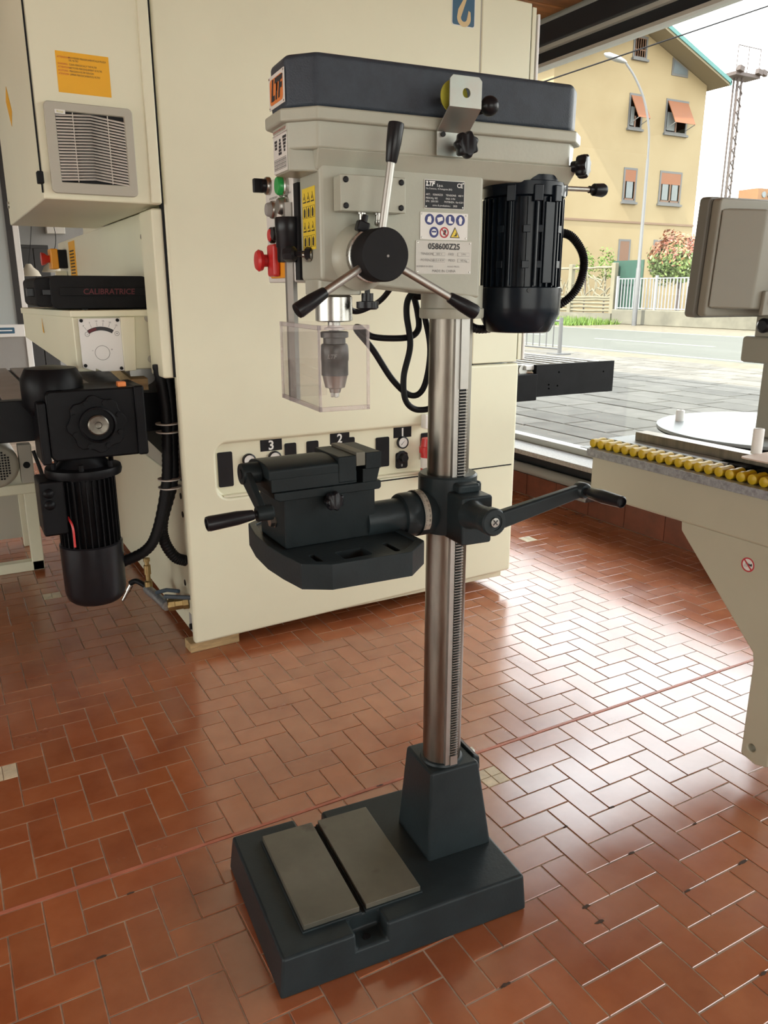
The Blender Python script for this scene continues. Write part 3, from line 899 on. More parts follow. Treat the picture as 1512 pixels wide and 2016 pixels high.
# box with the fan grille
ub = S(MB().box(.347, .706, YF, 3.94, 1.622, 2.46), 'fan_box', 'cream', bev=.006)
S(MB().box(.3435, .348, YF - .001, YF + .004, 1.64, 2.45), 'box_seam', 'blackmatte', parent=ub)
S(MB().box(.672, .7062, YF - .006, YF + .02, 1.625, 2.46), 'corner_post', 'cream', parent=ub, bev=.004)
S(MB().box(.334, .352, YF - .012, YF + .02, 1.665, 1.70), 'hinge', 'blackmatte', parent=ub, bev=.003)
S(MB().cyl((.34, 3.88, 1.70), (.349, 3.88, 1.70), .014), 'screw', 'bright', parent=ub)
S(flat([(3.36, 1.97), (3.42, 1.93), (3.52, 2.03), (3.46, 2.07)], (.3468, 0, 0), (0, 1, 0), ZV, -.001), 'sticker', 'amber', parent=ub)
vg = S(MB().prism(rr(.372, .630, 1.640, 1.897, .014), YF - .016, YF - .001, 'y'), 'fan_grille', 'ventgrey', bev=.003, parent=sa,
       cuts=[MB().box(.402, .604, YF - .05, YF - .008, 1.672, 1.872)])
S(MB().box(.4025, .6035, YF - .009, YF - .0075, 1.6725, 1.8715), 'grille_back', 'blackmatte', parent=vg)
sl0 = MB()
for h_, (xa, xb) in enumerate(((.4025, .503), (.503, .6035))):
    za, zb = (0, .006) if h_ == 0 else (.006, -.006)
    sl0.add([(xa, -.0155, za), (xb, -.0155, zb), (xb, -.0155, zb + .0028), (xa, -.0155, za + .0028),
             (xa, -.0095, za + .004), (xb, -.0095, zb + .004), (xb, -.0095, zb + .0068), (xa, -.0095, za + .0068)],
            [[0, 1, 2, 3], [4, 5, 6, 7], [0, 1, 5, 4], [3, 2, 6, 7], [0, 3, 7, 4], [1, 2, 6, 5]])
first = None
NS = 22
for k in range(NS):
    z = 1.676 + k * (.1895 / NS)
    if first is None:
        first = sl0.xf(Matrix.Translation(-Vector(sa.location) + Vector((0, YF, 0)))).build('slat', 'ventlight', vg)
        first.location = (0, 0, z)
    else:
        c = copy_part(first, vg); c.location = (0, 0, z)
for xx in (.452, .554):
    S(MB().box(xx - .0008, xx + .0008, YF - .0158, YF - .009, 1.674, 1.87), 'grille_rib', 'ventlight', parent=vg)
lg = S(flat(rr(-.015, .015, -.006, .006, .002), (.416, YF - .016, 1.869), XV, ZV, .001), 'maker_tag', 'label', parent=vg)
text('Rittal', .009, (.416, YF - .0171, 1.869), XV, ZV, 'yellowzinc', vg, world=True)
ws = S(flat([(-.0765, -.056), (.0765, -.056), (.0765, .056), (-.0765, .056)], (.498, YF - .0002, 1.982), XV, ZV, .0008), 'filter_sticker', 'amber')
rows = [('ATTENZIONE :', 'PROVVEDERE PERIODICAMENTE ALLA PULIZIA', .040), ('', 'DEL FILTRO', .033), ('WARNING', 'CLEAN PERIODICALLY THE FILTER', .022),
        ('ATTENTION', 'NETTOYER PERIODIQUEMENT LE FILTRE', .013), ('ACHTUNG', 'PERIODISCH FILTER REINIGEN', .004), ('ATENCION', 'LIMPIAR PERIODICAMENTE EL FILTRO', -.005)]
for a_, b_, z in rows:
    if a_: text(a_, .0068, (.426, YF - .0011, 1.982 + z), XV, ZV, 'inkred', ws, align='LEFT', sx_=.85, world=True)
    text(b_, .0072, (.458, YF - .0011, 1.982 + z), XV, ZV, 'ink', ws, align='LEFT', sx_=.72, world=True)
# hook sign
hk = S(flat(rr(-.052, .052, -.075, .075, .010), (1.880, YF - .0002, 2.378), XV, ZV, .0012), 'hook_sign', 'label')
S(flat(rr(-.049, .049, -.072, .072, .008), (1.880, YF - .0014, 2.378), XV, ZV, .0006), 'sign_field', 'hookblue', parent=hk)
arc = [(-.012 + 0, .075), (.016, .075), (.012, .03), (-.006, -.016)]
outer = [(.004 - .034*math.cos(t), -.026 - .034*math.sin(t)) for t in [PI*i/14 for i in range(-1, 15)]]
outer = [(.012, .055), (.006, .055)] + [(-.002, .03), (-.024, -.004)] + [(.002 - .031*math.cos(PI*i/12), -.030 - .030*math.sin(PI*i/12)) for i in range(0, 13)] + [(.031, -.008), (.022, -.004), (.018, -.022)] + [(.002 + .014*math.cos(PI*i/8), -.030 - .013*math.sin(PI*i/8)) for i in range(0, 9)] + [(.004, .01), (.014, .035)]
def tri_poly(pts, loc, right, up, th):
    from mathutils.geometry import tessellate_polygon
    b = flat(pts, loc, right, up, th)
    k = len(pts)
    tr = tessellate_polygon([[Vector((p[0], p[1], 0)) for p in pts]])
    b.f = b.f[2:] + [list(t) for t in tr] + [[i + k for i in t] for t in tr]
    return b
S(tri_poly(outer, (1.880, YF - .002, 2.362), XV, ZV, .0005), 'hook_emblem', 'hooktan', parent=hk)
# gauge panel in the door recess
pz = YF + .029
pn = S(MB().prism(rr(.842, 1.895, .609, .808, .042, 6), pz, pz + .004, 'y'), 'gauge_panel', 'cream')
S(MB().box(.86, 1.90, YF + .004, pz, .606, .614), 'panel_lip', 'cream', parent=pn)
def pp(z): return pz - .0002
for x0, x1, z0, z1 in ((.851, .908, .643, .775), (1.118, 1.166, .69, .785), (1.21, 1.26, .69, .785), (1.365, 1.42, .66, .785), (1.518, 1.580, .648, .772), (1.735, 1.79, .66, .772)):
    S(MB().prism(rr(x0, x1, z0, z1, .006), pz - .004, pz, 'y'), 'blank_cover', 'black', parent=pn)
for s_, x0, x1 in (('3', 1.020, 1.108), ('2', 1.312, 1.398), ('1', 1.602, 1.688)):
    S(flat([(x0, .762), (x1, .762), (x1, .806), (x0, .806)], (0, pp(0), 0), XV, ZV, .0006), 'number_plate', 'black', parent=pn)
    text(s_, .050, ((x0+x1)/2, pz - .001, .782), XV, ZV, 'inkwhite', pn, bold=.0012, world=True)
for x_, z_ in ((.972, .735), (1.075, .735), (1.643, .742), (1.345, .735)):
    g_ = S(MB().lathe([(.026, 0), (.026, .012), (.022, .014), (.021, .010), (0, .010)], (x_, pz, z_), (0, -1, 0), 28), 'pressure_gauge', 'black', parent=pn)
    S(MB().lathe([(.0, 0), (.0205, 0), (.0205, .001), (0, .001)], (x_, pz - .0101, z_), (0, -1, 0), 24), 'dial', 'label', parent=pn)
    S(flat([(-.010, -.008), (-.008, -.010), (.009, .009)], (x_, pz - .0115, z_), XV, ZV, .0004), 'needle', 'ink', parent=pn)
S(MB().prism(rr(1.612, 1.668, .632, .70, .010), pz - .006, pz, 'y'), 'regulator_plate', 'black', parent=pn)
S(MB().lathe([(.028, 0), (.028, .006), (.018, .008), (.016, .03), (.0, .031)], (1.640, pz - .004, .680), (0, -1, 0), 10), 'regulator_knob', 'black', parent=pn)
text('0', .016, (1.640, pz - .0062, .645), XV, ZV, 'inkwhite', pn, world=True)
S(MB().box(1.30, 2.20, YF - .002, YF + .02, .592, .597), 'panel_shadow_gap', 'blackmatte', parent=pn)
# red plug and socket beside the panel
rp_ = S(MB().lathe([(.030, 0), (.030, .10), (.036, .10), (.036, .125), (.030, .127), (.026, .16), (.0, .16)], (1.735, YF - .028, .60), (0, .0, 1), 20), 'red_plug', 'red')
S(MB().lathe([(.0302, .035), (.0303, .035), (.0303, .08), (.0302, .08)], (1.735, YF - .028, .60), (0, 0, 1), 20), 'plug_label', 'label', parent=rp_)
S(MB().box(1.715, 1.755, YF - .04, YF, .80, .86), 'socket_cap', 'white', bev=.006)
# side of the machine
S(MB().box(.715, .7355, 2.94, 5.3, 1.30, 1.625), 'side_panel', 'cream', bev=.004)
for y_, z_ in ((3.12, 1.543), (3.03, 1.51)):
    S(MB().cyl((.712, y_, z_), (.7155, y_, z_), .009, n=12), 'bolt', 'blackmatte')
S(MB().lathe([(0, 0), (.022, 0), (.022, .002), (0, .002)], (.7135, 3.06, 1.565), XV, 18), 'cable_hole', 'blackmatte')
st_ = S(MB().box(.712, .7152, 4.68, 4.88, 1.36, 1.61), 'warning_strip', 'amber')
for k in range(12):
    S(MB().box(.7112, .7121, 4.71, 4.85, 1.375 + k*.0165, 1.382 + k*.0165), 'print_line', 'ink', parent=st_)
es = S(MB().box(.668, .715, 4.98, 5.10, 1.475, 1.575), 'stop_box', 'blackmatte', bev=.004)
S(MB().box(.628, .668, 4.98, 5.10, 1.47, 1.58), 'stop_cover', 'estopyellow', parent=es, bev=.006)
S(MB().lathe([(.02, 0), (.02, .012), (.033, .028), (.036, .045), (0, .047)], (.628, 5.04, 1.525), (-1, 0, 0), 20), 'stop_button', 'red', parent=es)
S(MB().prism([(4.95, 1.30), (5.1, 1.30), (5.1, 1.42), (5.02, 1.46)], .65, .71, 'x'), 'stop_bracket', 'cream', parent=es)
# gauge cover box below the case
gb = S(MB().prism([(.415, 2.955), (.72, 2.955), (.72, 3.5), (.335, 3.62), (.315, 3.58)], 1.262, 1.285), 'gauge_shelf', 'cream', bev=.004)
S(MB().prism([(.420, 1.075), (.700, 1.075), (.700, 1.264), (.420, 1.264)], 2.965, 3.10, 'y'), 'gauge_housing', 'cream', bev=.006)
S(MB().add([(.318, 3.55, 1.17), (.420, 2.975, 1.072), (.420, 2.975, 1.264), (.318, 3.55, 1.264), (.338, 3.56, 1.17), (.44, 2.985, 1.072), (.44, 2.985, 1.264), (.338, 3.56, 1.264)],
     [[0, 1, 2, 3], [7, 6, 5, 4], [0, 4, 5, 1], [1, 5, 6, 2], [2, 6, 7, 3], [3, 7, 4, 0]]), 'slanted_cover', 'cream', bev=.003)
gp = S(MB().prism([(.437, 1.092), (.478, 1.076), (.480, 1.086), (.50, 1.075), (.577, 1.075), (.577, 1.258), (.437, 1.258)], 2.945, 2.95, 'y'), 'scale_plate', 'white', bev=.001)
S(MB().prism([(.577, 1.072), (.618, 1.074), (.628, 1.262), (.577, 1.262)], 2.940, 2.964, 'y'), 'cover_flap', 'cream', bev=.003)
for x_, z_ in ((.446, 1.251), (.567, 1.251), (.446, 1.098), (.567, 1.084)):
    S(MB().lathe([(.006, 0), (.006, .005), (0, .006)], (x_, 2.945, z_), (0, -1, 0), 10), 'screw', 'blackmatte', parent=gp)
def arcband(cx, cz, r0, r1, a0, a1, n=12):
    return [(cx + r0*math.cos(a0 + (a1-a0)*i/n), cz + r0*math.sin(a0 + (a1-a0)*i/n)) for i in range(n+1)] + \
           [(cx + r1*math.cos(a1 + (a0-a1)*i/n), cz + r1*math.sin(a1 + (a0-a1)*i/n)) for i in range(n+1)]
S(tri_poly(arcband(.507, 1.145, .072, .085, R(58), R(122)), (0, 2.9445, 0), XV, ZV, .0005), 'scale_slot', 'ink', parent=gp)
S(tri_poly(arcband(.507, 1.145, .074, .083, R(100), R(121)), (0, 2.944, 0), XV, ZV, .0005), 'scale_red', 'inkmaroon', parent=gp)
for k, s_ in enumerate(('0', '5', '10', '15', '20', '25')):
    a = R(122 - 12.8*k)
    S(flat([(-.0004, -.006), (.0004, -.006), (.0004, .006), (-.0004, .006)], (.507 + .093*math.cos(a), 2.9445, 1.145 + .093*math.sin(a)), (math.sin(a), 0, -math.cos(a)), (math.cos(a), 0, math.sin(a)), .0003), 'scale_mark', 'ink', parent=gp)
    text(s_, .008, (.507 + .104*math.cos(a), 2.9445, 1.145 + .104*math.sin(a)), XV, ZV, 'ink', gp, world=True)
for x_, s_ in ((.462, '-'), (.562, '+')):
    S(ringpoly(x_, 1.205, .007, .008, (0, 2.9445, 0), XV, ZV, .0004), 'mark_ring', 'ink', parent=gp)
    text(s_, .014, (x_, 2.9445, 1.205), XV, ZV, 'ink', gp, world=True)
S(ringpoly(.507, 1.14, .024, .0255, (0, 2.9445, 0), XV, ZV, .0004), 'knob_ring', 'inkgrey', parent=gp)
text('-', .014, (.475, 2.9445, 1.15), XV, ZV, 'ink', gp, world=True); text('+', .012, (.54, 2.9445, 1.15), XV, ZV, 'ink', gp, world=True)
S(MB().lathe([(.026, 0), (.026, .055), (.022, .058), (0, .058)], (.628, 3.0, 1.240), XV, 24), 'adjuster_knob', 'black')
for y_, z_ in ((2.965, 1.255), (2.965, 1.11)):
    S(MB().lathe([(.014, 0), (.014, .006), (.006, .007), (.006, .003), (0, .003)], (.680, y_, z_), (0, -1, 0), 16), 'cap_bolt', 'ventgrey')
S(flat([(.0, 0), (.010, -.004), (.002, .05)], (.36, 3.30, 1.20), (.175, -.985, 0), ZV, .001), 'hazard_sticker', 'amber')
# infeed conveyor
S(MB().box(-2.2, .95, 2.985, 3.04, .842, .985), 'conveyor_beam', 'gearblack', bev=.003)
S(MB().box(-2.2, .95, 3.04, 4.35, .94, .972), 'conveyor_bed', 'gearblack')
for k in range(22):
    x0 = -2.18 + k*.124
    S(MB().box(x0, x0 + .108, 3.05, 4.33, .972, .984), 'belt_strip', 'belt', bev=.003)
for y0 in (3.0, 4.27):
    S(MB().box(-2.1, -2.02, y0, y0 + .08, 0, .94), 'conveyor_leg', 'gearblack', bev=.004)
S(MB().cyl((.66, 3.02, 1.06), (.66, 4.3, 1.06), .05), 'pressure_roller', 'alu')
S(MB().prism([(2.96, 1.00), (3.5, 1.05), (3.5, 1.09), (2.96, 1.04)], .60, .66, 'x'), 'guide_board', 'rawwood')
# gear motor hanging at the conveyor
gx, gy = .392, 2.86
gm_ = S(MB().prism(rr(.285, .585, .80, 1.035, .02), 2.775, 2.98, 'y'), 'gearbox', 'gearblack', bev=.008)
S(MB().lathe([(.078, 0), (.10, .03), (.10, .12), (.082, .155), (.03, .162), (0, .162)], (.325, 2.90, .945), (0, 0, 1), 28), 'gearbox_dome', 'gearblack', parent=gm_)
S(MB().box(.565, .60, 2.76, 2.98, .80, 1.04), 'gearbox_cheek', 'gearblack', parent=gm_, bev=.008)
S(MB().box(.255, .285, 2.775, 2.96, .79, 1.0), 'gearbox_cheek', 'gearblack', parent=gm_, bev=.008)
fc = (.437, 2.775, .918)
fl_ = [((.098 if i % 4 < 2 else .088)*math.cos(2*PI*i/32), (.098 if i % 4 < 2 else .088)*math.sin(2*PI*i/32)) for i in range(32)]
S(flat(fl_, fc, XV, ZV, .016), 'bearing_flange', 'gearblack', parent=gm_, bev=.003)
S(MB().lathe([(.060, 0), (.060, .026), (.054, .028), (.052, .010), (.030, .010)], (fc[0], 2.765, fc[2]), (0, -1, 0), 36), 'bearing_ring', 'gearblack', parent=gm_)
S(MB().lathe([(.034, 0), (.034, .026), (.030, .029), (.012, .027), (.010, .023), (.005, .022), (0, .022)], (fc[0], 2.765, fc[2]), (0, -1, 0), 32), 'shaft_end', mat('worn shaft steel', (.16, .145, .12), .35, .9, var=.3, scale=60), parent=gm_)
for k in range(8):
    a = 2*PI*(k+.5)/8
    S(MB().cyl((fc[0] + .078*math.cos(a), 2.762, fc[2] + .078*math.sin(a)), (fc[0] + .078*math.cos(a), 2.752, fc[2] + .078*math.sin(a)), .010, n=6), 'flange_bolt', 'gearblack', parent=gm_)
S(MB().box(.520, .548, 2.79, 2.82, 1.035, 1.052), 'oil_cap', 'orange', parent=gm_, bev=.003)
S(MB().lathe([(.085, 0), (.125, .0), (.128, .014), (.125, .028), (.09, .032), (.07, .06), (.07, .10)], (gx, gy, .735), (0, 0, 1), 36), 'adapter_flange', 'gearblack', parent=gm_)
for k in range(6):
    a = 2*PI*(k+.3)/6
    S(MB().cyl((gx + .105*math.cos(a), gy + .105*math.sin(a), .762), (gx + .105*math.cos(a), gy + .105*math.sin(a), .785), .009, n=6), 'flange_bolt', 'gearblack', parent=gm_)
mo_ = S(MB().lathe([(.082, 0), (.090, .01), (.090, .27), (.075, .275)], (gx, gy, .46), (0, 0, 1), 32), 'drive_motor', 'gearblack')
fin0 = None
for k in range(30):
    a = 2*PI*k/30
    if fin0 is None:
        fin0 = MB().box(.086, .102, -.0022, .0022, .47, .725).build('fin', 'gearblack', mo_)
        fin0.location = Vector((gx, gy, 0)) - Vector(sa.location); fin0.rotation_euler = (0, 0, a)
    else:
        c = copy_part(fin0, mo_); c.location = fin0.location; c.rotation_euler = (0, 0, a)
S(MB().lathe([(.0, 0), (.085, 0), (.098, .012), (.105, .04), (.108, .215), (.102, .22), (.09, .215)], (gx, gy, .268), (0, 0, 1), 36), 'fan_cowl', 'black', parent=mo_)
S(MB().box(.235, .315, 2.78, 2.93, .545, .735), 'terminal_box', 'gearblack', parent=mo_, bev=.008)
for z_ in (.655, .695):
    S(MB().lathe([(.017, 0), (.017, .006), (.010, .014), (0, .016)], (.262, 2.78, z_), (0, -1, 0), 16), 'cable_plug', 'gearblack', parent=mo_)
S(MB().tube(cat([(.317, 2.80, .60), (.325, 2.77, .57), (.325, 2.765, .50)], 6), .004, 6), 'red_wire', 'red', parent=mo_)
# hoses
S(MB().tube(cat([(.676, 2.86, 1.10), (.690, 2.855, .95), (.685, 2.85, .80), (.672, 2.85, .667), (.628, 2.85, .50), (.58, 2.86, .42), (.48, 2.90, .37)], 14), .019, 12, rib=.10), 'hose', 'rubber')
S(MB().tube(cat([(.706, 2.88, 1.10), (.715, 2.87, .95), (.708, 2.865, .80), (.698, 2.865, .667), (.655, 2.88, .52), (.655, 2.88, .44), (.69, 2.88, .37), (.735, 2.88, .345)], 14), .020, 12, rib=.12), 'hose', 'rubber')
for z_ in (.885, .855, .68, .648):
    S(MB().lathe([(.040, 0), (.0425, .0), (.0425, .004), (.040, .004)], (.694 - (.0 if z_ > .7 else .008), 2.858, z_), (0, 0, 1), 20), 'cable_tie', 'ventlight')
for k, (y_, z_) in enumerate(((2.84, .27), (2.93, .24), (2.85, .19), (2.90, .60), (2.89, .53))):
    S(MB().lathe([(0, 0), (.012, 0), (.012, .002), (0, .002)], (.7325, y_, z_), XV, 16), 'side_hole', 'blackmatte')
S(MB().box(.733, .7355, 2.80, 2.90, .055, .125), 'foot_recess', 'greywall')
S(MB().cyl((.72, 2.85, .085), (.735, 2.85, .085), .012, n=6), 'foot_bolt', 'blackmatte')
# air valve fitting
av = S(MB().tube([(.735, 2.905, .165), (.66, 2.925, .158)], .022, 14), 'valve_body', 'brass')
S(MB().lathe([(.027, 0), (.027, .02), (.023, .022), (.023, .05), (.026, .052), (.026, .075)], (.735, 2.905, .165), (-1, .25, -.05), 8), 'brass_union', 'brass', parent=av)
S(MB().tube([(.655, 2.925, .157), (.645, 3.02, .16), (.625, 3.12, .17)], .019, 12), 'pipe', 'galv', parent=av)
S(MB().tube([(.66, 2.96, .185), (.68, 2.90, .20), (.735, 2.86, .20)], .009, 8), 'blue_lever', mat('blue grey lever', (.07, .09, .11), .5), parent=av)
S(MB().tube([(.64, 3.02, .185), (.665, 2.95, .215), (.70, 2.90, .22)], .008, 8), 'blue_lever', mat('blue lever', (.05, .08, .11), .5), parent=av)
S(MB().lathe([(.016, 0), (.016, .03), (.010, .035), (.010, .06), (.014, .062), (.014, .10), (.009, .102), (.009, .115), (.013, .117), (.013, .13)], (.63, 3.11, .175), (0, 0, 1), 12), 'nipple', 'brass', parent=av)
S(MB().tube(cat([(.622, 3.12, .18), (.59, 3.15, .20), (.565, 3.16, .19)], 5), .011, 10), 'elbow_hose', 'rubber', parent=av)
S(MB().lathe([(.010, 0), (.010, .03), (.007, .032), (.006, .075), (.003, .078)], (.57, 3.16, .185), (-.45, .1, -.8), 10), 'steel_tip', 'bright', parent=av)
for k, (x_, y_) in enumerate(((.80, 2.83),)):
    tag(MB().obox((x_, y_, .019), (.20, .07, .038), (0, 0, R(3))).build('wood_block', 'rawwood', bev=.003), 'short raw pine block under the front corner of the cream sander', 'block')
for x_ in (1.15, 1.9):
    S(MB().cyl((x_, 3.2, 0), (x_, 3.2, .06), .05, n=16), 'foot', 'blackmatte')
for x_ in (.85, 2.1):
    S(MB().cyl((x_, 4.3, 0), (x_, 4.3, .06), .05, n=16), 'foot', 'blackmatte')
# outfeed table
S(MB().box(2.385, 2.868, 2.84, 2.862, .877, 1.024), 'outfeed_beam', 'gearblack', bev=.003,
  cuts=[MB().cyl((x_, 2.8, z_), (x_, 2.9, z_), .0045, n=10) for x_, z_ in ((2.462, .93), (2.464, .912), (2.515, .922), (2.52, .985), (2.80, .975))])
S(MB().box(2.262, 2.385, 2.83, 2.875, .863, .985), 'outfeed_bracket', 'gearblack', bev=.004)
for k in range(7):
    x0 = 2.30 + k*.078
    S(MB().cyl((x0 + .035, 2.875, 1.000), (x0 + .035, 4.1, 1.000), .024, n=16), 'outfeed_roller', 'alu')
S(MB().box(2.30, 2.868, 4.10, 4.13, .877, 1.024), 'outfeed_beam', 'gearblack', bev=.003)
S(MB().box(2.34, 2.40, 2.86, 2.96, 1.0, 1.02), 'white_block', 'white', bev=.004)
S(MB().tube([(2.30, 2.90, .87), (2.27, 2.93, .70), (2.24, 2.96, .3)], .008, 8), 'support_rod', 'gearblack')
S(MB().prism(rr(2.25, 2.395, 1.045, 1.175, .02), 3.10, 3.14, 'y'), 'control_tablet', 'hookblue', bev=.004)
# black plastic case
cs = thing('plastic_case', 'black plastic tool case with red handwriting on the sander shelf', 'case', (.52, 3.1, 1.286))
b = MB().prism(rr(.37, .706, 1.289, 1.402, .022), 3.04, 3.42, 'y')
S(b, 'shell', 'blackmatte', parent=cs, bev=.004)
S(MB().box(.40, .706, 3.034, 3.042, 1.333, 1.362), 'band', 'blackmatte', parent=cs, bev=.002)
S(MB().prism(rr(.322, .385, 1.296, 1.395, .018), 3.06, 3.44, 'y'), 'lid_edge', 'blackmatte', parent=cs, bev=.004)
S(MB().box(.345, .38, 3.045, 3.07, 1.335, 1.356), 'latch', 'black', parent=cs, bev=.003)
S(MB().box(.3, .33, 3.10, 3.14, 1.33, 1.36), 'latch', 'black', parent=cs, bev=.003)
for x_ in (.47, .68):
    S(MB().box(x_, x_ + .02, 3.05, 3.38, 1.2855, 1.29), 'foot', 'black', parent=cs)
text('CALIBRATRICE', .027, (.565, 3.0335, 1.347), XV, ZV, 'inkmaroon', cs, shear=.1, bold=.0004, world=True)

# grey motor on a stand further back
gs = thing('grey_motor', 'old grey electric motor with a perforated fan cover at the far left', 'motor', (.12, 4.15, 0))
S(MB().lathe([(0, 0), (.09, 0), (.105, .012), (.11, .03), (.11, .28), (.10, .30), (0, .30)], (.16, 4.02, .56), (0, 1, 0), 32), 'housing', 'ventgrey', parent=gs)
for a_ in range(-6, 7):
    for b_ in range(-6, 7):
        if a_*a_ + b_*b_ <= 34:
            S(MB().box(.16 + a_*.0125 - .0042, .16 + a_*.0125 + .0042, 4.018, 4.021, .56 + b_*.0125 - .0042, .56 + b_*.0125 + .0042), 'vent_hole', 'blackmatte', parent=gs)
S(MB().box(.27, .33, 4.04, 4.10, .46, .65), 'terminal_plate', 'ventgrey', parent=gs, bev=.006)
S(MB().lathe([(0, 0), (.016, 0), (.016, .003), (0, .003)], (.30, 4.037, .55), (0, 1, 0), 16), 'port', 'blackmatte', parent=gs)
S(MB().box(-.2, .33, 4.08, 4.6, .40, .45), 'stand_top', 'cream', parent=gs, bev=.006)
for x_ in (-.16, .275):
    for y_ in (4.10, 4.54):
        S(MB().box(x_, x_ + .055, y_, y_ + .055, 0, .40), 'stand_leg', 'cream', parent=gs, bev=.004)
S(MB().box(-.16, .33, 4.10, 4.155, .0, .05), 'stand_rail', 'cream', parent=gs, bev=.004)
S(MB().box(-.16, .30, 4.56, 4.585, .05, .40), 'stand_back', 'ventgrey', parent=gs)
S(MB().tube(cat([(.335, 4.02, .62), (.36, 4.0, .5), (.375, 4.0, .38), (.40, 4.05, .2)], 6), .009, 8), 'cable', 'rubber', parent=gs)

# ================================================================== BEIGE MACHINE ON THE RIGHT
bm_ = thing('beige_feed_machine', 'beige machine with a row of yellow rollers at the right edge', 'machine', (2.2, 1.2, 0))
def B(mb, name, m, **k): return mb.build(name, m, k.pop('parent', bm_), world=True, **k)
B(MB().box(1.852, 2.75, .45, 1.903, .692, .838), 'beam', 'cream2', bev=.010, seg=3)
B(MB().prism([(1.526, .694), (1.523, .664), (1.242, .385), (1.236, .352), (1.236, .072), (1.188, .060), (1.150, .072), (1.150, .60), (.9, .66), (.9, .694)], 1.862, 1.925, 'x'), 'leg', 'cream2', bev=.005,
  cuts=[MB().cyl((1.80, 1.205, .105), (1.99, 1.205, .105), .0115, n=20)])
for y0 in (.55,):
    B(MB().box(2.55, 2.65, y0, y0 + .1, 0, .70), 'rear_leg', 'cream2', bev=.006)
B(MB().box(2.55, 2.65, 1.55, 1.65, 0, .70), 'rear_leg', 'cream2', bev=.006)
B(MB().box(1.856, 1.90, 1.145, 1.215, .650, .672), 'handle_slot', 'winwood', bev=.004)
B(MB().obox((1.925, 1.145, .075), (.05, .012, .11)), 'caster_bracket', 'cream2', bev=.003)
B(MB().cyl((1.935, 1.11, .05), (1.965, 1.11, .05), .05, n=24), 'caster', 'black', bev=.006)
B(MB().box(1.828, 1.852, .45, 1.903, .826, .858), 'roller_rail', 'galv', bev=.001)
B(MB().box(1.80, 1.83, .45, 1.905, .8565, .8585), 'rail_lip', 'galv')
ro = None
for k in range(38):
    y_ = 1.878 - k*.0347
    if ro is None:
        ro = MB().lathe([(.008, 0), (.0135, .002), (.0145, .014), (.0128, .028), (.0150, .040), (.0150, .052), (.008, .054)], (1.826, 0, .8715), XV, 18)
        ro.xf(Matrix.Translation(-Vector(bm_.location)))
        ro = ro.build('yellow_roller', 'rollyellow', bm_)
        r_ = ro
    else: r_ = copy_part(ro, bm_)
    r_.location = (0, y_, 0)
B(MB().prism([(1.884, 1.875), (2.02, 1.875), (2.02, 1.40), (1.94, 1.40), (1.884, 1.43)], .874, .884), 'slide_plate', 'discglass', bev=.001)
B(MB().box(1.853, 2.72, .45, 1.89, .838, .866), 'bed', 'blackmatte')
for k in range(7):
    B(MB().box(1.90, 2.6, 1.36 - k*.13, 1.46 - k*.13, .866, .884), 'pad', 'blackmatte', bev=.004)
B(MB().box(1.935, 1.985, .80, 1.800, .884, .912), 'straight_edge', 'steel', bev=.002)
B(MB().prism(rr(1.86, 2.15, 1.02, 1.36, .02), .914, .918), 'card_sheet', 'card')
B(MB().lathe([(0, 0), (.366, 0), (.366, .010), (0, .010)], (2.37, 1.615, .905), (0, 0, 1), 72), 'turntable_disc', 'discglass')
B(MB().lathe([(0, 0), (.364, 0), (.364, .004), (0, .004)], (2.37, 1.615, .900), (0, 0, 1), 72), 'disc_edge', 'blackmatte')
B(MB().cyl((2.37, 1.615, .866), (2.37, 1.615, .905), .06), 'disc_hub', 'blackmatte')
for x_, y_, z0, z1 in ((2.225, 1.875, .915, .952), (1.945, 1.368, .916, .986)):
    g_ = B(MB().lathe([(.0145, 0), (.0145, z1 - z0 - .002), (.0125, z1 - z0), (.006, z1 - z0), (.006, z1 - z0 - .004), (0, z1 - z0 - .004)], (x_, y_, z0), (0, 0, 1), 24), 'guide_post', 'white')
B(MB().cyl((2.43, 1.49, .915), (2.43, 1.49, 1.0), .012, n=16), 'spindle', 'blackmatte')
B(MB().cyl((2.43, 1.49, .915), (2.43, 1.49, .93), .03, n=20), 'spindle_collar', 'blackmatte')
# no-touch sticker on the leg
sk = B(flat(circ(0, 0, .0205), (1.8618, 1.290, .628), (0, -1, 0), ZV, .0006), 'prohibition_sticker', 'label')
B(ringpoly(0, 0, .0165, .0205, (1.861, 1.290, .628), (0, -1, 0), ZV, .0004), 'red_ring', 'inkred', parent=sk)
B(flat([(-.0135, .0105), (-.0105, .0135), (.0135, -.0105), (.0105, -.0135)], (1.861, 1.290, .628), (0, -1, 0), ZV, .0006), 'red_bar', 'inkred', parent=sk)
B(flat([(.002, .005), (.006, .002), (.011, .006), (.013, .0), (.010, -.003), (.006, -.001), (.004, -.004), (.002, .0)], (1.8612, 1.290, .628), (0, -1, 0), ZV, .0003), 'hand_mark', 'ink', parent=sk)
for k in range(4):
    B(flat([(-.012 + k*.003, -.008), (-.0115 + k*.003, -.008), (-.006 + k*.003, .006), (-.0065 + k*.003, .006)], (1.8612, 1.290, .628), (0, -1, 0), ZV, .0003), 'grid_mark', 'ink', parent=sk)
# small lever box on the wall side seen through the crank
tag(MB().box(3.30, 3.40, 3.42, 3.52, .11, .15).build('wall_valve', 'galv', bev=.01), 'small grey valve at the foot of the window wall', 'valve')

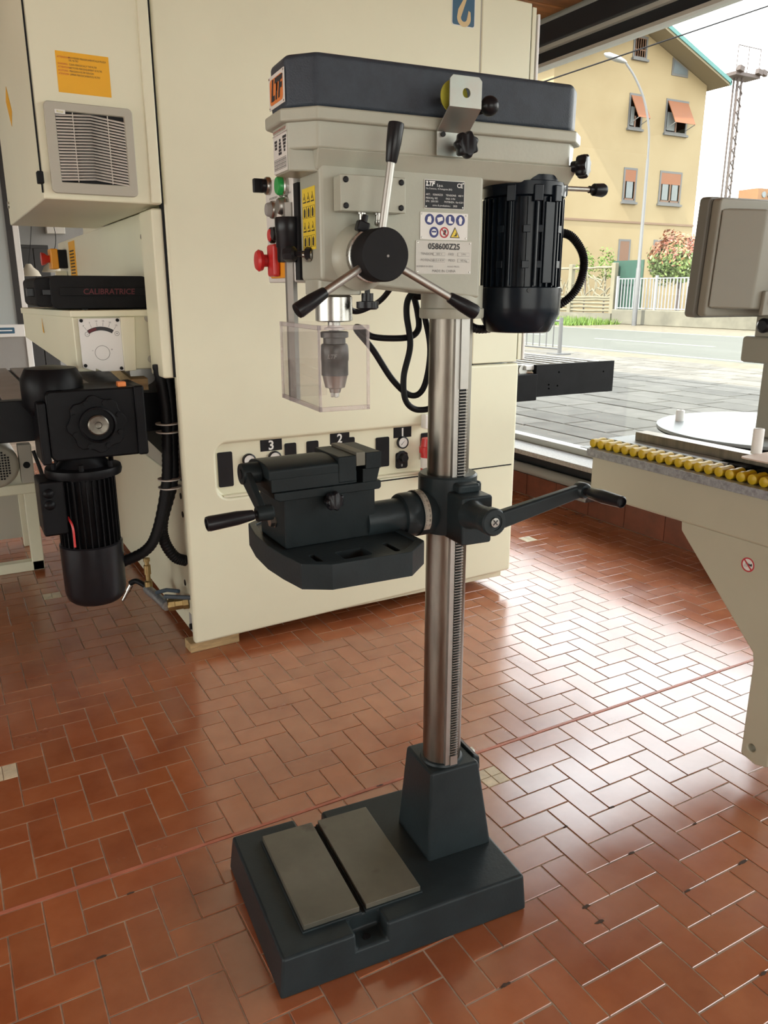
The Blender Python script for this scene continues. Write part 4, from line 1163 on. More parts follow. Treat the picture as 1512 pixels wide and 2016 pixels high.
# monitor seen from behind
mn = thing('monitor', 'taupe industrial monitor seen from behind on an arm', 'monitor', (2.05, 1.52, 1.14))
MR = Matrix.Translation((2.052, 1.52, 1.43)) @ Matrix.Rotation(R(-6), 4, 'Z') @ Matrix.Rotation(R(3), 4, 'X') @ Matrix.Translation((-2.0, -1.52, -1.43))
def N(mb, name, m, **k): return B(mb.xf(MR) if k.pop('tilt', True) else mb, name, m, parent=k.pop('parent', mn), **k)
N(MB().prism(rr(1.79, 2.30, 1.278, 1.592, .012), 1.515, 1.550, 'y'), 'bezel', 'monitor2', bev=.004)
N(MB().prism(rr(1.800, 2.29, 1.283, 1.588, .012), 1.485, 1.515, 'y'), 'shell', 'monitor', bev=.006)
N(MB().prism([(1.806, 1.483), (2.24, 1.483), (2.24, 1.425), (1.905, 1.425)], 1.306, 1.562), 'back_bulge', 'monitor', bev=.006)
N(MB().lathe([(.045, 0), (.045, .02), (.036, .02), (.036, 0)], (2.035, 1.427, 1.385), (0, -1, 0), 28), 'cable_port', 'monitor')
N(MB().lathe([(0, 0), (.036, 0), (.036, .002), (0, .002)], (2.035, 1.426, 1.385), (0, -1, 0), 24), 'port_opening', 'blackmatte')
N(MB().tube(cat([(2.035, 1.435, 1.385), (2.045, 1.395, 1.375), (2.085, 1.38, 1.33), (2.13, 1.40, 1.2)], 6), .016, 10), 'cable', 'greywall')
N(MB().prism([(1.935, 1.29), (2.18, 1.29), (2.18, 1.34), (2.00, 1.355), (1.935, 1.355)], 1.413, 1.426, 'y'), 'mount_plate', 'monitor', bev=.003)
N(MB().lathe([(.013, 0), (.013, .004), (.008, .007), (.004, .007), (.004, .003), (0, .003)], (1.965, 1.413, 1.328), (0, -1, 0), 16), 'mount_bolt', 'bright')
N(MB().box(2.108, 2.17, 1.47, 1.54, 1.21, 1.30), 'neck', 'monitor', tilt=False, bev=.006)
N(MB().box(2.095, 2.28, 1.43, 1.57, 1.145, 1.222), 'arm', 'monitor', tilt=False, bev=.010)
N(MB().lathe([(.010, 0), (.010, .02), (.019, .022), (.021, .05), (.014, .056), (0, .056)], (2.108, 1.48, 1.255), (-1, -.05, 0), 18), 'clamp_knob', 'black', tilt=False)
N(MB().box(2.18, 2.25, 1.45, 1.55, .915, 1.15), 'arm_post', 'monitor', tilt=False, bev=.006)

# ================================================================== DRILL PRESS
dp = thing('drill_press', 'tall floor standing drill press with dark cast base and grey head', 'drill press', (.9032, 1.3437, 0), R(-4.58))
def D(mb, name, m, **k): return mb.build(name, m, k.pop('parent', dp), **k)
RW = Matrix.Rotation(R(4.58), 4, 'Z')      # table swung a few degrees round the column
# --- base
ba = D(MB().frustum([(-.466, -.207), (.113, -.207), (.113, .207), (-.466, .207)], 0, [(-.457, -.200), (.107, -.200), (.107, .200), (-.457, .200)], .09), 'base', 'drilldark', bev=.007, seg=3,
       cuts=[MB().frustum([(-.300, -.25), (-.232, -.25), (-.232, -.152), (-.300, -.152)], .052, [(-.304, -.25), (-.226, -.25), (-.226, -.149), (-.304, -.149)], .2),
             MB().frustum([(-.300, .152), (-.232, .152), (-.232, .25), (-.300, .25)], .052, [(-.304, .149), (-.226, .149), (-.226, .25), (-.304, .25)], .2)])
for y_ in (-.178, .178):
    D(MB().lathe([(0, 0), (.0085, 0), (.0085, .0012), (0, .0012)], (-.268, y_, .0522), ZV, 18), 'bolt_hole', 'blackmatte', parent=ba)
for x0, x1 in ((-.396, -.2725), (-.257, -.129)):
    D(MB().box(x0 - .004, x1 + .004, -.154, .154, .086, .0935), 'plate_bed', 'drilldark', parent=ba, bev=.002)
    D(MB().box(x0, x1, -.150, .150, .0935, .106), 'work_plate', 'plate', parent=ba, bev=.0012)
D(MB().box(-.2725, -.257, -.15, .15, .088, .0905), 'tee_slot', 'blackmatte', parent=ba)
D(MB().frustum([(-.070, -.075), (.098, -.075), (.098, .088), (-.070, .088)], .086, [(-.056, -.056), (.068, -.056), (.068, .072), (-.056, .072)], .305), 'pedestal', 'drilldark', bev=.007, seg=3)
D(MB().prism([(.062, .20), (.082, .20), (.080, .262), (.086, .268), (.084, .30), (.066, .312)], -.035, .05, 'y'), 'clamp_boss', 'drilldark', bev=.005)
D(MB().cyl((.07, .01, .285), (.092, .01, .285), .012, n=6), 'clamp_bolt', 'bright')
# --- column and rack
D(MB().cyl((0, 0, .29), (0, 0, 1.36), .0435, n=64), 'column', 'steel')
D(MB().lathe([(.0435, 0), (.050, 0), (.048, .006), (.0435, .008)], (0, 0, .3045), ZV, 40), 'column_rim', 'drilldark')
prof = [(-.036, .312), (-.0535, .312), (-.0535, .335)]
z = .335
while z < 1.160:
    prof += [(-.0535, z), (-.0470, z + .0009), (-.0470, z + .0039), (-.0535, z + .0048)]
    z += .00628
prof += [(-.0535, 1.166), (-.0535, 1.32), (-.036, 1.32)]
from mathutils.geometry import tessellate_polygon
def prism_tri(pts, lo, hi, axis):
    b = MB().prism(pts, lo, hi, axis); k = len(pts)
    tr = tessellate_polygon([[Vector((p[0], p[1], 0)) for p in pts]])
    b.f = b.f[2:] + [list(t) for t in tr] + [[i + k for i in t] for t in tr]
    return b
D(prism_tri(prof, -.006, .012, 'x'), 'rack', 'alu', smooth=20)
D(MB().box(-.0052, .0112, -.0478, -.046, .336, 1.163), 'rack_gap_bar', 'blackmatte')  # black bar along the bottoms of the tooth gaps
D(MB().box(-.017, -.006, -.050, -.034, .312, 1.32), 'rack_side', 'alu', bev=.001)
# --- table bracket round the column
br_ = D(MB().lathe([(.0445, 0), (.060, 0), (.062, .004), (.062, .118), (.058, .122), (.0445, .122)], (0, 0, .862), ZV, 40), 'table_bracket', 'drilldark')
D(MB().prism(rr(-.030, .040, .857, .957, .006), -.116, -.03, 'y'), 'gear_housing', 'drilldark', parent=br_, bev=.005)
D(MB().box(-.020, .030, -.085, -.03, .955, .975), 'housing_cap', 'drilldark', parent=br_, bev=.006)
D(MB().box(.03, .058, -.045, .03, .865, .968), 'clamp_lug', 'drilldark', parent=br_, bev=.006)
hb = D(MB().lathe([(.031, 0), (.028, .012), (.0245, .02), (.0245, .06), (.026, .07)], (-.008, -.114, .922), (.0, -1, .06), 28), 'crank_hub', 'drilldark', parent=br_)
ck = D(MB().lathe([(.0, 0), (.026, 0), (.027, .004), (.027, .022), (.024, .025), (.016, .025), (.016, .023), (0, .023)], (-.008, -.176, .926), (0, -1, .06), 30), 'crank', 'drilldark')
a0_, a1_ = Vector((.006, -.190, .928)), Vector((.190, -.196, .968))
dv = (a1_ - a0_).normalized(); nv = Vector((0, -1, 0)).cross(dv).normalized()
am = MB()
vs_ = []
for p, hw, th in ((a0_, .0175, .010), (a1_, .013, .009)):
    for sy in (-th, th):
        for sz in (-hw, hw): vs_.append(p + nv*sz + Vector((0, sy, 0)))
am.add(vs_, [[0, 1, 3, 2], [4, 6, 7, 5], [0, 4, 5, 1], [2, 3, 7, 6], [0, 2, 6, 4], [1, 5, 7, 3]])
D(am, 'crank_arm', 'drilldark', parent=ck, bev=.005, seg=3)
D(MB().lathe([(.014, -.012), (.016, -.008), (.016, .012), (.013, .016)], (.194, -.196, .969), (0, -1, .03), 20), 'crank_eye', 'drilldark', parent=ck)
D(MB().lathe([(.008, 0), (.008, .012), (.0115, .016), (.0135, .05), (.0115, .095), (.0115, .102), (.009, .104), (.0085, .098), (0, .098)], (.194, -.210, .969), (.02, -1, .03), 24), 'crank_grip', 'black', parent=ck)
D(MB().lathe([(.0, 0), (.010, 0), (.009, .003), (0, .0035)], (-.008, -.1995, .9275), (0, -1, .06), 18), 'screw_head', 'bright', parent=ck)
for a in (R(40), R(130)):
    D(flat([(-.0065, -.0011), (.0065, -.0011), (.0065, .0011), (-.0065, .0011)], (-.008, -.2031, .9277), (math.cos(a), 0, math.sin(a)), (-math.sin(a), 0, math.cos(a)), .0003), 'screw_slot', 'ink', parent=ck)
# --- tilting arm and table
D(MB().lathe([(.0365, 0), (.0365, .085), (.044, .087), (.046, .092), (.046, .118), (.044, .121), (.048, .1215), (.048, .140), (.0475, .152), (.042, .162)], (-.205, 0, .905), XV, 40).xf(RW), 'table_arm', 'drilldark')
sc = D(MB().lathe([(.0482, 0), (.0488, .0002), (.0488, .0148), (.0482, .015)], (-.0835, 0, .905), XV, 40, R(262), R(392)).xf(RW), 'angle_scale', 'silverlabel')
for k in range(10):
    a = R(268 + k*12.2)
    u, v, w_ = frame_from(XV)
    n_ = u*math.cos(a) + v*math.sin(a)
    c_ = Vector((-.0835, 0, .905)) + n_*.0489
    t_ = XV and Vector(XV)
    o_ = text(str(k*10), .0058, RW @ (c_ + t_*.0105), RW @ n_.cross(Vector(XV)) * -1, RW @ Vector(XV), 'ink', dp)
    o_.parent = sc
    for q in range(5):
        a2 = a + R(2.44*q); n2 = u*math.cos(a2) + v*math.sin(a2); c2 = Vector((-.0835, 0, .905)) + n2*.0489
        MBq = flat([(-.00025, 0), (.00025, 0), (.00025, .0055 if q == 0 else .0035), (-.00025, .0055 if q == 0 else .0035)], RW @ c2, RW @ n2.cross(Vector(XV)) * -1, RW @ Vector(XV), .0002)
        D(MBq, 'scale_mark', 'ink', parent=sc)
tb_pts = [(-.345, -.157), (-.185, -.165), (-.130, -.118), (-.130, .128), (-.180, .185), (-.345, .19), (-.387, .16), (-.402, .08), (-.407, 0), (-.402, -.065), (-.392, -.128)]
tb = D(MB().prism(tb_pts, .838, .882).xf(RW), 'table', 'drilldark', bev=.004,
       cuts=[MB().prism(rr(-.358, -.346, -.134, -.080, .005), .8, .9).xf(RW), MB().prism(rr(-.206, -.194, -.139, -.084, .005), .8, .9).xf(RW),
             MB().prism(rr(-.308, -.250, -.131, -.088, .005), .8, .9).xf(RW)])
rim = [(x_*1.0, y_) for x_, y_ in tb_pts]
cx_, cy_ = -.27, .012
inner = [(cx_ + (x_-cx_)*.90, cy_ + (y_-cy_)*.91) for x_, y_ in rim]
b = MB(); n_ = len(rim)
b.add([(*p, .880) for p in rim] + [(*p, .886) for p in rim] + [(*p, .886) for p in inner] + [(*p, .880) for p in inner],
      [[k*n_ + i, k*n_ + (i+1) % n_, ((k+1) % 4)*n_ + (i+1) % n_, ((k+1) % 4)*n_ + i] for k in range(4) for i in range(n_)])
D(b.xf(RW), 'table_rim', 'drilldark', parent=tb, bev=.002)
# --- quill, spindle, chuck
sx0 = (-.25, 0, 0)
D(MB().prism(rr(-.293, -.209, -.043, .043, .012), 1.343, 1.372), 'quill_nose', 'drillgrey', bev=.002)
D(MB().lathe([(.030, 0), (.0345, .002), (.0345, .044), (.030, .048)], (-.25, 0, 1.295), ZV, 40), 'quill', 'bright')
D(MB().lathe([(.019, 0), (.019, .004), (.012, .006), (.0115, .016)], (-.25, 0, 1.2795), ZV, 28), 'spindle', 'alu')
chk = D(MB().lathe([(.0, 0), (.010, 0), (.012, .008), (.019, .010), (.0245, .034), (.0255, .036)], (-.25, 0, 1.163), ZV, 32), 'chuck', 'alu')
D(MB().lathe([(.0255, 0), (.0255, .026), (.0265, .028), (.0265, .046), (.0255, .055), (.024, .058), (.021, .059), (.021, .072)], (-.25, 0, 1.196), ZV, 36), 'chuck_sleeve', 'chuck', parent=chk)
D(MB().lathe([(.024, 0), (.0265, .001), (.0265, .010), (.024, .0115), (.010, .012), (.009, .018)], (-.25, 0, 1.2655), ZV, 36), 'chuck_collar', 'chuck', parent=chk)
for k in range(3):
    a = 2*PI*k/3 + .4
    D(MB().obox((-.25 + .0055*math.cos(a), .0055*math.sin(a), 1.161), (.006, .005, .014), (0, 0, a)), 'chuck_jaw', 'alu', parent=chk, bev=.001)
text('LTF', .011, (-.2645, -.0222, 1.232), (.86, -.5, 0), ZV, 'inkgrey', chk, shear=.3, bold=.0003)
# --- guard on its pole
gd = D(MB().box(-.3215, -.3185, -.1085, .103, 1.145, 1.292), 'chip_guard', 'clear', bev=.0006)
D(MB().box(-.3215, -.228, -.1115, -.1085, 1.145, 1.292), 'guard_side', 'clear', parent=gd, bev=.0006)
D(MB().box(-.3215, -.228, .103, .106, 1.145, 1.292), 'guard_side', 'clear', parent=gd, bev=.0006)
for z_ in (1.1445, 1.285):
    D(MB().box(-.323, -.317, -.113, .107, z_, z_ + .008), 'guard_rib', 'acryledge', parent=gd, bev=.001)
    D(MB().box(-.323, -.227, -.113, -.107, z_, z_ + .008), 'guard_rib', 'acryledge', parent=gd, bev=.001)
for x_, y_ in ((-.3205, -.1105), (-.229, -.1105), (-.3205, .1045)):
    D(MB().box(x_ - .0022, x_ + .0022, y_ - .0022, y_ + .0022, 1.145, 1.292), 'guard_edge', 'acryledge', parent=gd)
po = D(MB().cyl((-.303, .086, 1.14), (-.303, .086, 1.508), .0115, n=6), 'guard_pole', 'alu')
D(MB().lathe([(.0235, 0), (.025, .004), (.025, .026), (.0265, .028), (.0265, .052), (.0275, .054), (.0275, .078), (.0265, .08), (.012, .08)], (-.303, .086, 1.402), ZV, 32), 'sleeve', 'black', parent=po)
D(MB().lathe([(.012, 0), (.014, .004), (.014, .018), (.010, .022), (.005, .022), (.005, .042), (.011, .042), (.011, .052), (0, .052)], (-.335, .02, 1.414), (.55, -.5, 0), 8), 'sleeve_knob', 'black', parent=po)
D(MB().lathe([(.0085, 0), (.012, .001), (.012, .006), (.006, .007), (.004, .016), (0, .016)], (-.297, -.008, 1.412), (-1, 0, 0), 18), 'pivot_bolt', 'bright')
# --- control box on the far side
cbx = D(MB().box(-.300, -.20, .072, .247, 1.366, 1.562), 'control_box', 'label', bev=.004)
D(MB().box(-.298, -.22, .048, .074, 1.37, 1.54), 'box_spacer', 'blackmatte', parent=cbx)
def btn(y_, z_, m, r=.013, d=.012, ring='bright'):
    D(MB().lathe([(r*1.3, 0), (r*1.3, .007), (r*1.2, .009)], (-.300, y_, z_), (-1, 0, 0), 22), 'button_ring', ring, parent=cbx)
    D(MB().lathe([(r, 0), (r, .006 + d*.7), (r*.85, .006 + d), (0, .006 + d)], (-.300, y_, z_), (-1, 0, 0), 22), 'button', m, parent=cbx)
btn(.215, 1.551, 'black'); D(MB().obox((-.322, .217, 1.551), (.022, .012, .026)), 'selector', 'black', parent=cbx, bev=.002)
btn(.112, 1.540, 'green', .017)
btn(.185, 1.504, 'greywall'); btn(.110, 1.504, 'alu', .015)
btn(.195, 1.457, 'red', .012, .006, 'black'); btn(.150, 1.457, 'black', .013)
D(MB().box(-.308, -.300, .10, .205, 1.374, 1.440), 'stop_plate', 'estopyellow', parent=cbx, bev=.003)
D(MB().box(-.322, -.308, .135, .18, 1.377, 1.438), 'stop_shroud', 'red', parent=cbx, bev=.005)
D(MB().lathe([(.012, 0), (.012, .010), (.019, .013), (.021, .020), (.017, .025), (0, .027)], (-.318, .182, 1.408), (-1, .0, 0), 26), 'emergency_button', 'red', parent=cbx)
text('ROTAZIONE GRADI', .006, (-.3006, .19, 1.526), (0, -1, 0), ZV, 'ink', cbx); text('ROTAZIONE ANTIORARIA', .006, (-.3006, .115, 1.526), (0, -1, 0), ZV, 'ink', cbx)
# --- head casting
D(prism_tri([(-.296, 1.368), (.028, 1.336), (.030, 1.60), (-.296, 1.60)], -.062, .046, 'y'), 'head_body', 'drillgrey', bev=.007, seg=3)
OCT = lambda e, xf_=-.345, xr=.236: [(xf_-e, -.040-e*.4), (-.303-e*.4, -.080-e), (xr-.03+e*.4, -.080-e), (xr+e, -.052-e*.4), (xr+e, .052+e*.4), (xr-.03+e*.4, .080+e), (-.303-e*.4, .080+e), (xf_-e, .040+e*.4)]
hh = D(MB().frustum(OCT(-.002), 1.578, OCT(0), 1.632), 'belt_housing', 'drillgrey', bev=.005, seg=3)
D(MB().frustum([(-.300, -.058), (.03, -.060), (.22, -.062), (.22, .062), (.03, .060), (-.300, .046)], 1.548, [(-.303, -.078), (.03, -.079), (.23, -.079), (.23, .079), (.03, .079), (-.303, .078)], 1.5795), 'housing_skirt', 'drillgrey', parent=hh, bev=.003)
D(MB().prism([(-.343, -.040), (-.290, -.056), (-.290, .046), (-.343, .040)], 1.545, 1.60), 'front_nose', 'drillgrey', parent=hh, bev=.004)
D(MB().prism(OCT(.011), 1.619, 1.640), 'housing_flange', 'drillgrey', parent=hh, bev=.004, seg=3)
cv = D(MB().prism(OCT(0), 1.639, 1.722), 'belt_cover', 'cover', bev=.010, seg=4)
D(MB().lathe([(.0445, 0), (.0625, 0), (.064, .003), (.064, .018), (.061, .020), (.061, .062)], (0, 0, 1.298), ZV, 48), 'column_collar', 'drillgrey')
# badges
bd = D(flat([(-.042, -.026), (.042, -.026), (.042, .026), (-.042, .026)], (-.3452, .002, 1.677), (0, -1, 0), ZV, .0012), 'badge', 'label', parent=cv)
D(flat(rr(-.036, .036, -.020, .020, .008), (-.3464, .002, 1.677), (0, -1, 0), ZV, .0004), 'badge_field', 'orange', parent=cv)
text('LTF', .042, (-.347, .002, 1.677), (0, -1, 0), ZV, 'ink', cv, shear=.28, bold=.0022, sx_=.86)
for a_, b_ in ((-.039, -.023), (.039, -.023), (.039, .023), (-.039, .023)):
    D(MB().lathe([(.0017, 0), (.0013, .001), (0, .0012)], (-.3464, .002 + a_, 1.677 + b_), (-1, 0, 0), 8), 'rivet', 'bright', parent=cv)
cp = D(flat([(-.037, -.036), (.037, -.036), (.037, .036), (-.037, .036)], (-.3432, .0, 1.5835), (0, -1, 0), ZV, .001), 'speed_chart', 'label', parent=hh)
text('SCHEMA PER CAMBIO VELOCITA', .0048, (-.3442, 0, 1.614), (0, -1, 0), ZV, 'inkred', hh)
text('ATTENZIONE: CAMBIARE VELOCITA A MACCHINA FERMA', .0032, (-.3442, 0, 1.608), (0, -1, 0), ZV, 'inkmaroon', hh)
for (c_, ws_, z0) in ((.022, (.014, .013, .012), .0175), (-.001, (.008, .011, .013, .015, .017), .0175), (-.026, (.020, .017, .014, .011, .008), .020)):
    for i, w_ in enumerate(ws_):
        D(flat([(-w_/2, 0), (w_/2, 0), (w_/2, .0042), (-w_/2, .0042)], (-.3442, c_, 1.584 + z0 - .0052*(i+1)), (0, -1, 0), ZV, .0003), 'pulley_step', 'ink', parent=hh)
for i in range(4):
    D(flat([(-.033, 0), (.033, 0), (.033, .0004), (-.033, .0004)], (-.3442, 0, 1.5525 + i*.0058), (0, -1, 0), ZV, .0003), 'chart_line', 'ink', parent=hh)
for i in range(11):
    D(flat([(0, 0), (.0004, 0), (.0004, .0178), (0, .0178)], (-.3442, .033 - i*.0066, 1.5525), (0, -1, 0), ZV, .0003), 'chart_line', 'ink', parent=hh)
for i in range(10):
    for j in range(3):
        D(flat([(-.0012, -.0012), (.0012, -.0012), (.0012, .0012), (-.0012, .0012)], (-.3442, .0295 - i*.0066, 1.5554 + j*.0058), (0, -1, 0), ZV, .0003), 'chart_figure', 'inkgrey', parent=hh)
# yellow pictogram sticker on the front face
ys = D(flat([(-.033, -.052), (.033, -.052), (.033, .052), (-.033, .052)], (-.2962, -.006, 1.473), (0, -1, 0), ZV, .0008), 'pictogram_sticker', 'yellow')
for r_ in range(4):
    for c_ in range(3):
        cx_, cz_ = -.021 + c_*.021, .036 - r_*.0245
        P0 = (-.2970, -.006, 1.473)
        if r_ in (0, 2):
            for q_, (s_, m_) in enumerate(((1, 'ink'), (.72, 'yellow'), (.34, 'ink'))):
                D(flat([(cx_ - .0085*s_, cz_ - .0085*s_ + (0 if q_ < 1 else -.0005)), (cx_ + .0085*s_, cz_ - .0085*s_), (cx_, cz_ + .0085*s_)], (P0[0] - .0003*q_, P0[1], P0[2]), (0, -1, 0), ZV, .0003), 'pictogram', m_, parent=ys)
        else:
            D(flat([(cx_ - .004, cz_ - .008), (cx_ + .004, cz_ - .008), (cx_ + .005, cz_ + .003), (cx_ + .001, cz_ + .008), (cx_ - .004, cz_ + .004)], P0, (0, -1, 0), ZV, .0003), 'pictogram', 'ink', parent=ys)
            for (a0, a1, b0, b1) in ((-.0095, .0095, -.0098, -.0092), (-.0095, .0095, .0092, .0098), (-.0098, -.0092, -.0098, .0098), (.0092, .0098, -.0098, .0098)):
                D(flat([(cx_ + a0, cz_ + b0), (cx_ + a1, cz_ + b0), (cx_ + a1, cz_ + b1), (cx_ + a0, cz_ + b1)], P0, (0, -1, 0), ZV, .0003), 'pictogram_frame', 'ink', parent=ys)
# --- capstan feed handle
hx, hz = -.220, 1.408
D(MB().lathe([(.058, 0), (.050, .012), (.0445, .028), (.043, .040)], (hx, -.060, hz), (0, -1, 0), 48), 'feed_boss', 'drillgrey')
D(MB().lathe([(.0435, 0), (.0445, .001), (.0445, .012), (.0425, .013)], (hx, -.0985, hz), (0, -1, 0), 48), 'feed_dial', 'bright')
hub = D(MB().lathe([(.040, 0), (.0415, .004), (.0415, .010), (.0435, .012), (.0435, .052), (.0415, .055), (0, .0555)], (hx, -.1105, hz), (0, -1, 0), 56), 'feed_hub', 'blackmatte')
D(MB().obox((hx - .016, -.105, hz + .047), (.022, .016, .018), (0, .3, 0)), 'depth_stop', 'black', parent=hub, bev=.003)
D(MB().cyl((hx - .014, -.105, hz + .05), (hx - .010, -.105, hz + .066), .0055, n=14), 'stop_screw', 'black', parent=hub)
D(MB().lathe([(.005, 0), (.005, .006), (.009, .008), (.009, .016), (0, .018)], (hx + .040, -.115, hz + .012), (1, -.2, .1), 12), 'lock_screw', 'black', parent=hub)
D(MB().lathe([(.0022, 0), (.0022, .001), (0, .001)], (hx + .004, -.166, hz - .002), (0, -1, 0), 10), 'hub_dimple', 'greywall', parent=hub)
for ex, ez in ((-.194, 1.612), (-.372, 1.318), (-.034, 1.312)):
    e_ = Vector((ex, -.150, ez)); o_ = Vector((hx, -.138, hz)); d_ = (e_ - o_).normalized(); L = (e_ - o_).length
    rod = D(MB().cyl(o_ + d_*.036, o_ + d_*(L - .045), .0068, n=20), 'feed_lever', 'alu', parent=hub)
    D(MB().lathe([(.0085, 0), (.0095, .002), (.0125, .030), (.0135, .056), (.0125, .060), (.0105, .061), (0, .0595)], o_ + d_*(L - .060), d_, 24), 'lever_grip', 'black', parent=hub)
# --- electrical box with glands
jb = D(MB().box(-.272, -.151, -.096, -.062, 1.4805, 1.5375), 'junction_box', 'drillgrey', bev=.003)
D(MB().box(-.2725, -.1505, -.0985, -.090, 1.480, 1.538), 'box_lid', 'drillgrey', parent=jb, bev=.002)
for x_ in (-.263, -.160):
    for z_ in (1.4885, 1.5295):
        D(MB().lathe([(.005, 0), (.005, .002), (.0035, .0035), (0, .0035)], (x_, -.0985, z_), (0, -1, 0), 12), 'box_screw', 'black', parent=jb)
for x_ in (-.226, -.195):
    D(MB().lathe([(.0085, 0), (.0085, .003), (.0055, .003), (.0055, .012), (.0068, .013), (.0068, .018), (.004, .022), (0, .022)], (x_, -.080, 1.4805), (0, 0, -1), 12), 'cable_gland', 'bright', parent=jb)
# --- plates on the side
def plate(x0, x1, z0, z1, m, name):
    o_ = D(flat([(x0, z0), (x1, z0), (x1, z1), (x0, z1)], (0, -.0622, 0), XV, ZV, .0012), name, m)
    for a_ in (x0 + .0035, x1 - .0035):
        for b_ in (z0 + .0035, z1 - .0035):
            D(MB().lathe([(.0018, 0), (.0014, .001), (0, .0013)], (a_, -.0634, b_), (0, -1, 0), 8), 'rivet', 'bright', parent=o_)
    return o_
YP = -.0635
pb = plate(-.0965, -.0135, 1.494, 1.5425, 'label', 'rating_plate')
D(flat([(-.0955, 1.495), (-.0145, 1.495), (-.0145, 1.5415), (-.0955, 1.5415)], (0, YP, 0), XV, ZV, .0004), 'plate_field', 'labelblack', parent=pb)
def tx(s, size, x_, z_, m='inkwhite', par=pb, al='LEFT', **k): return text(s, size, (x_, YP - .0004, z_), XV, ZV, m, par, align=al, **k)
tx('LTF', .0105, -.094, 1.5355, shear=.28, bold=.0006); tx('S.p.a.', .0065, -.072, 1.5335); tx('Via Cremona, 10 Antegnate (BG)', .0040, -.094, 1.5275)
text('CE', .0105, (-.0240, YP - .0004, 1.5345), XV, ZV, 'inkwhite', pb, bold=.0002)
for s_, x_, z_ in (('ART.:   058600Z25', -.094, 1.5175), ('TENSIONE:   400 V', -.053, 1.5175), ('PESO:Kg 182', -.094, 1.5115), ('FASI: 3 PH', -.053, 1.5115), ('S/N:  2001301', -.094, 1.5060), ('POTENZA:  Kw 0.5/1', -.056, 1.5060), ('anno di produzione.:    2025', -.080, 1.4995)):
    tx(s_, .0045, x_, z_)
pc = plate(-.104, -.005, 1.4405, 1.4875, 'label', 'safety_plate')
for k in range(4):
    x_ = -.0855 + k*.0215
    D(flat(circ(x_, 1.4755, .0095), (0, YP, 0), XV, ZV, .0004), 'mandatory_sign', 'inkblue', parent=pc)
    sh = [[(-.003, .004), (.002, .006), (.004, 0), (.003, -.006), (-.005, -.004)], [(-.006, .003), (.005, .005), (.006, -.001), (-.004, -.005)], [(-.003, .006), (.001, .006), (.001, -.001), (.006, -.004), (.005, -.006), (-.003, -.006)], [(-.0015, .006), (.0015, .006), (.004, .001), (.002, -.007), (-.002, -.007), (-.004, .001)]][k]
    D(tri_poly([(x_ + a_, 1.4755 + b_) for a_, b_ in sh], (0, YP - .0004, 0), XV, ZV, .0003), 'sign_emblem', 'inkwhite', parent=pc)
D(flat(circ(-.076, 1.4535, .0095), (0, YP, 0), XV, ZV, .0004), 'mandatory_sign', 'inkblue', parent=pc)
D(flat(circ(-.076, 1.4535, .0055), (0, YP - .0004, 0), XV, ZV, .0003), 'sign_emblem', 'inkwhite', parent=pc)
D(flat([(-.0805, 1.453), (-.0715, 1.453), (-.0715, 1.456), (-.0805, 1.456)], (0, YP - .0007, 0), XV, ZV, .0003), 'sign_emblem', 'inkblue', parent=pc)
D(ringpoly(-.0545, 1.4535, .0072, .0095, (0, YP, 0), XV, ZV, .0005), 'prohibition_ring', 'inkred', parent=pc)
D(flat([(-.057, 1.450), (-.052, 1.449), (-.050, 1.457), (-.054, 1.459)], (0, YP, 0), XV, ZV, .0003), 'sign_emblem', 'ink', parent=pc)
D(flat([(-.0605, 1.4595), (-.0593, 1.4607), (-.0485, 1.4475), (-.0497, 1.4463)], (0, YP - .0005, 0), XV, ZV, .0003), 'prohibition_bar', 'inkred', parent=pc)
D(flat([(-.0425, 1.4445), (-.0215, 1.4445), (-.032, 1.4635)], (0, YP, 0), XV, ZV, .0004), 'warning_triangle', 'ink', parent=pc)
D(flat([(-.0402, 1.4458), (-.0238, 1.4458), (-.032, 1.4608)], (0, YP - .0004, 0), XV, ZV, .0003), 'warning_triangle', 'yellow', parent=pc)
D(tri_poly([(-.036, 1.4475), (-.031, 1.450), (-.030, 1.455), (-.028, 1.4515), (-.0285, 1.4475)], (0, YP - .0007, 0), XV, ZV, .0003), 'sign_emblem', 'ink', parent=pc)
pd_ = plate(-.1125, .0045, 1.3805, 1.4385, 'labelgrey', 'number_plate')
text('058600Z25', .0145, (-.054, YP - .0002, 1.4285), XV, ZV, 'ink', pd_, bold=.0004)
for s_, x_, z_ in (('TENSION', -.103, 1.4155), ('FASI', -.045, 1.4155), ('POTENZA', -.103, 1.4045), ('PESO', -.045, 1.4045)): tx(s_, .0062, x_, z_, 'inkgrey', pd_)
for s_, x_, z_ in (('NUMERO DI SERIE', -.1115, 1.3935), ('ANNO PROD.', -.047, 1.3935)): tx(s_, .0043, x_, z_, 'inkgrey', pd_)
for s_, x_, z_ in (('400 V', -.0645, 1.4155), ('3 PH', -.0125, 1.4155), ('0.5-1 KW', -.0645, 1.4045), ('182 Kg', -.0125, 1.4045)):
    D(flat([(x_ - .0125, z_ - .0032), (x_ + .0125, z_ - .0032), (x_ + .0125, z_ + .0032), (x_ - .0125, z_ + .0032)], (0, YP + .0001, 0), XV, ZV, .0003), 'value_frame', 'inkgrey', parent=pd_)
    D(flat([(x_ - .0121, z_ - .0028), (x_ + .0121, z_ - .0028), (x_ + .0121, z_ + .0028), (x_ - .0121, z_ + .0028)], (0, YP - .0002, 0), XV, ZV, .0003), 'value_field', 'labelgrey', parent=pd_)
    text(s_, .0052, (x_, YP - .0006, z_), XV, ZV, 'inkgrey', pd_)
text('MADE IN CHINA', .0068, (-.054, YP - .0002, 1.3855), XV, ZV, 'inkgrey', pd_)
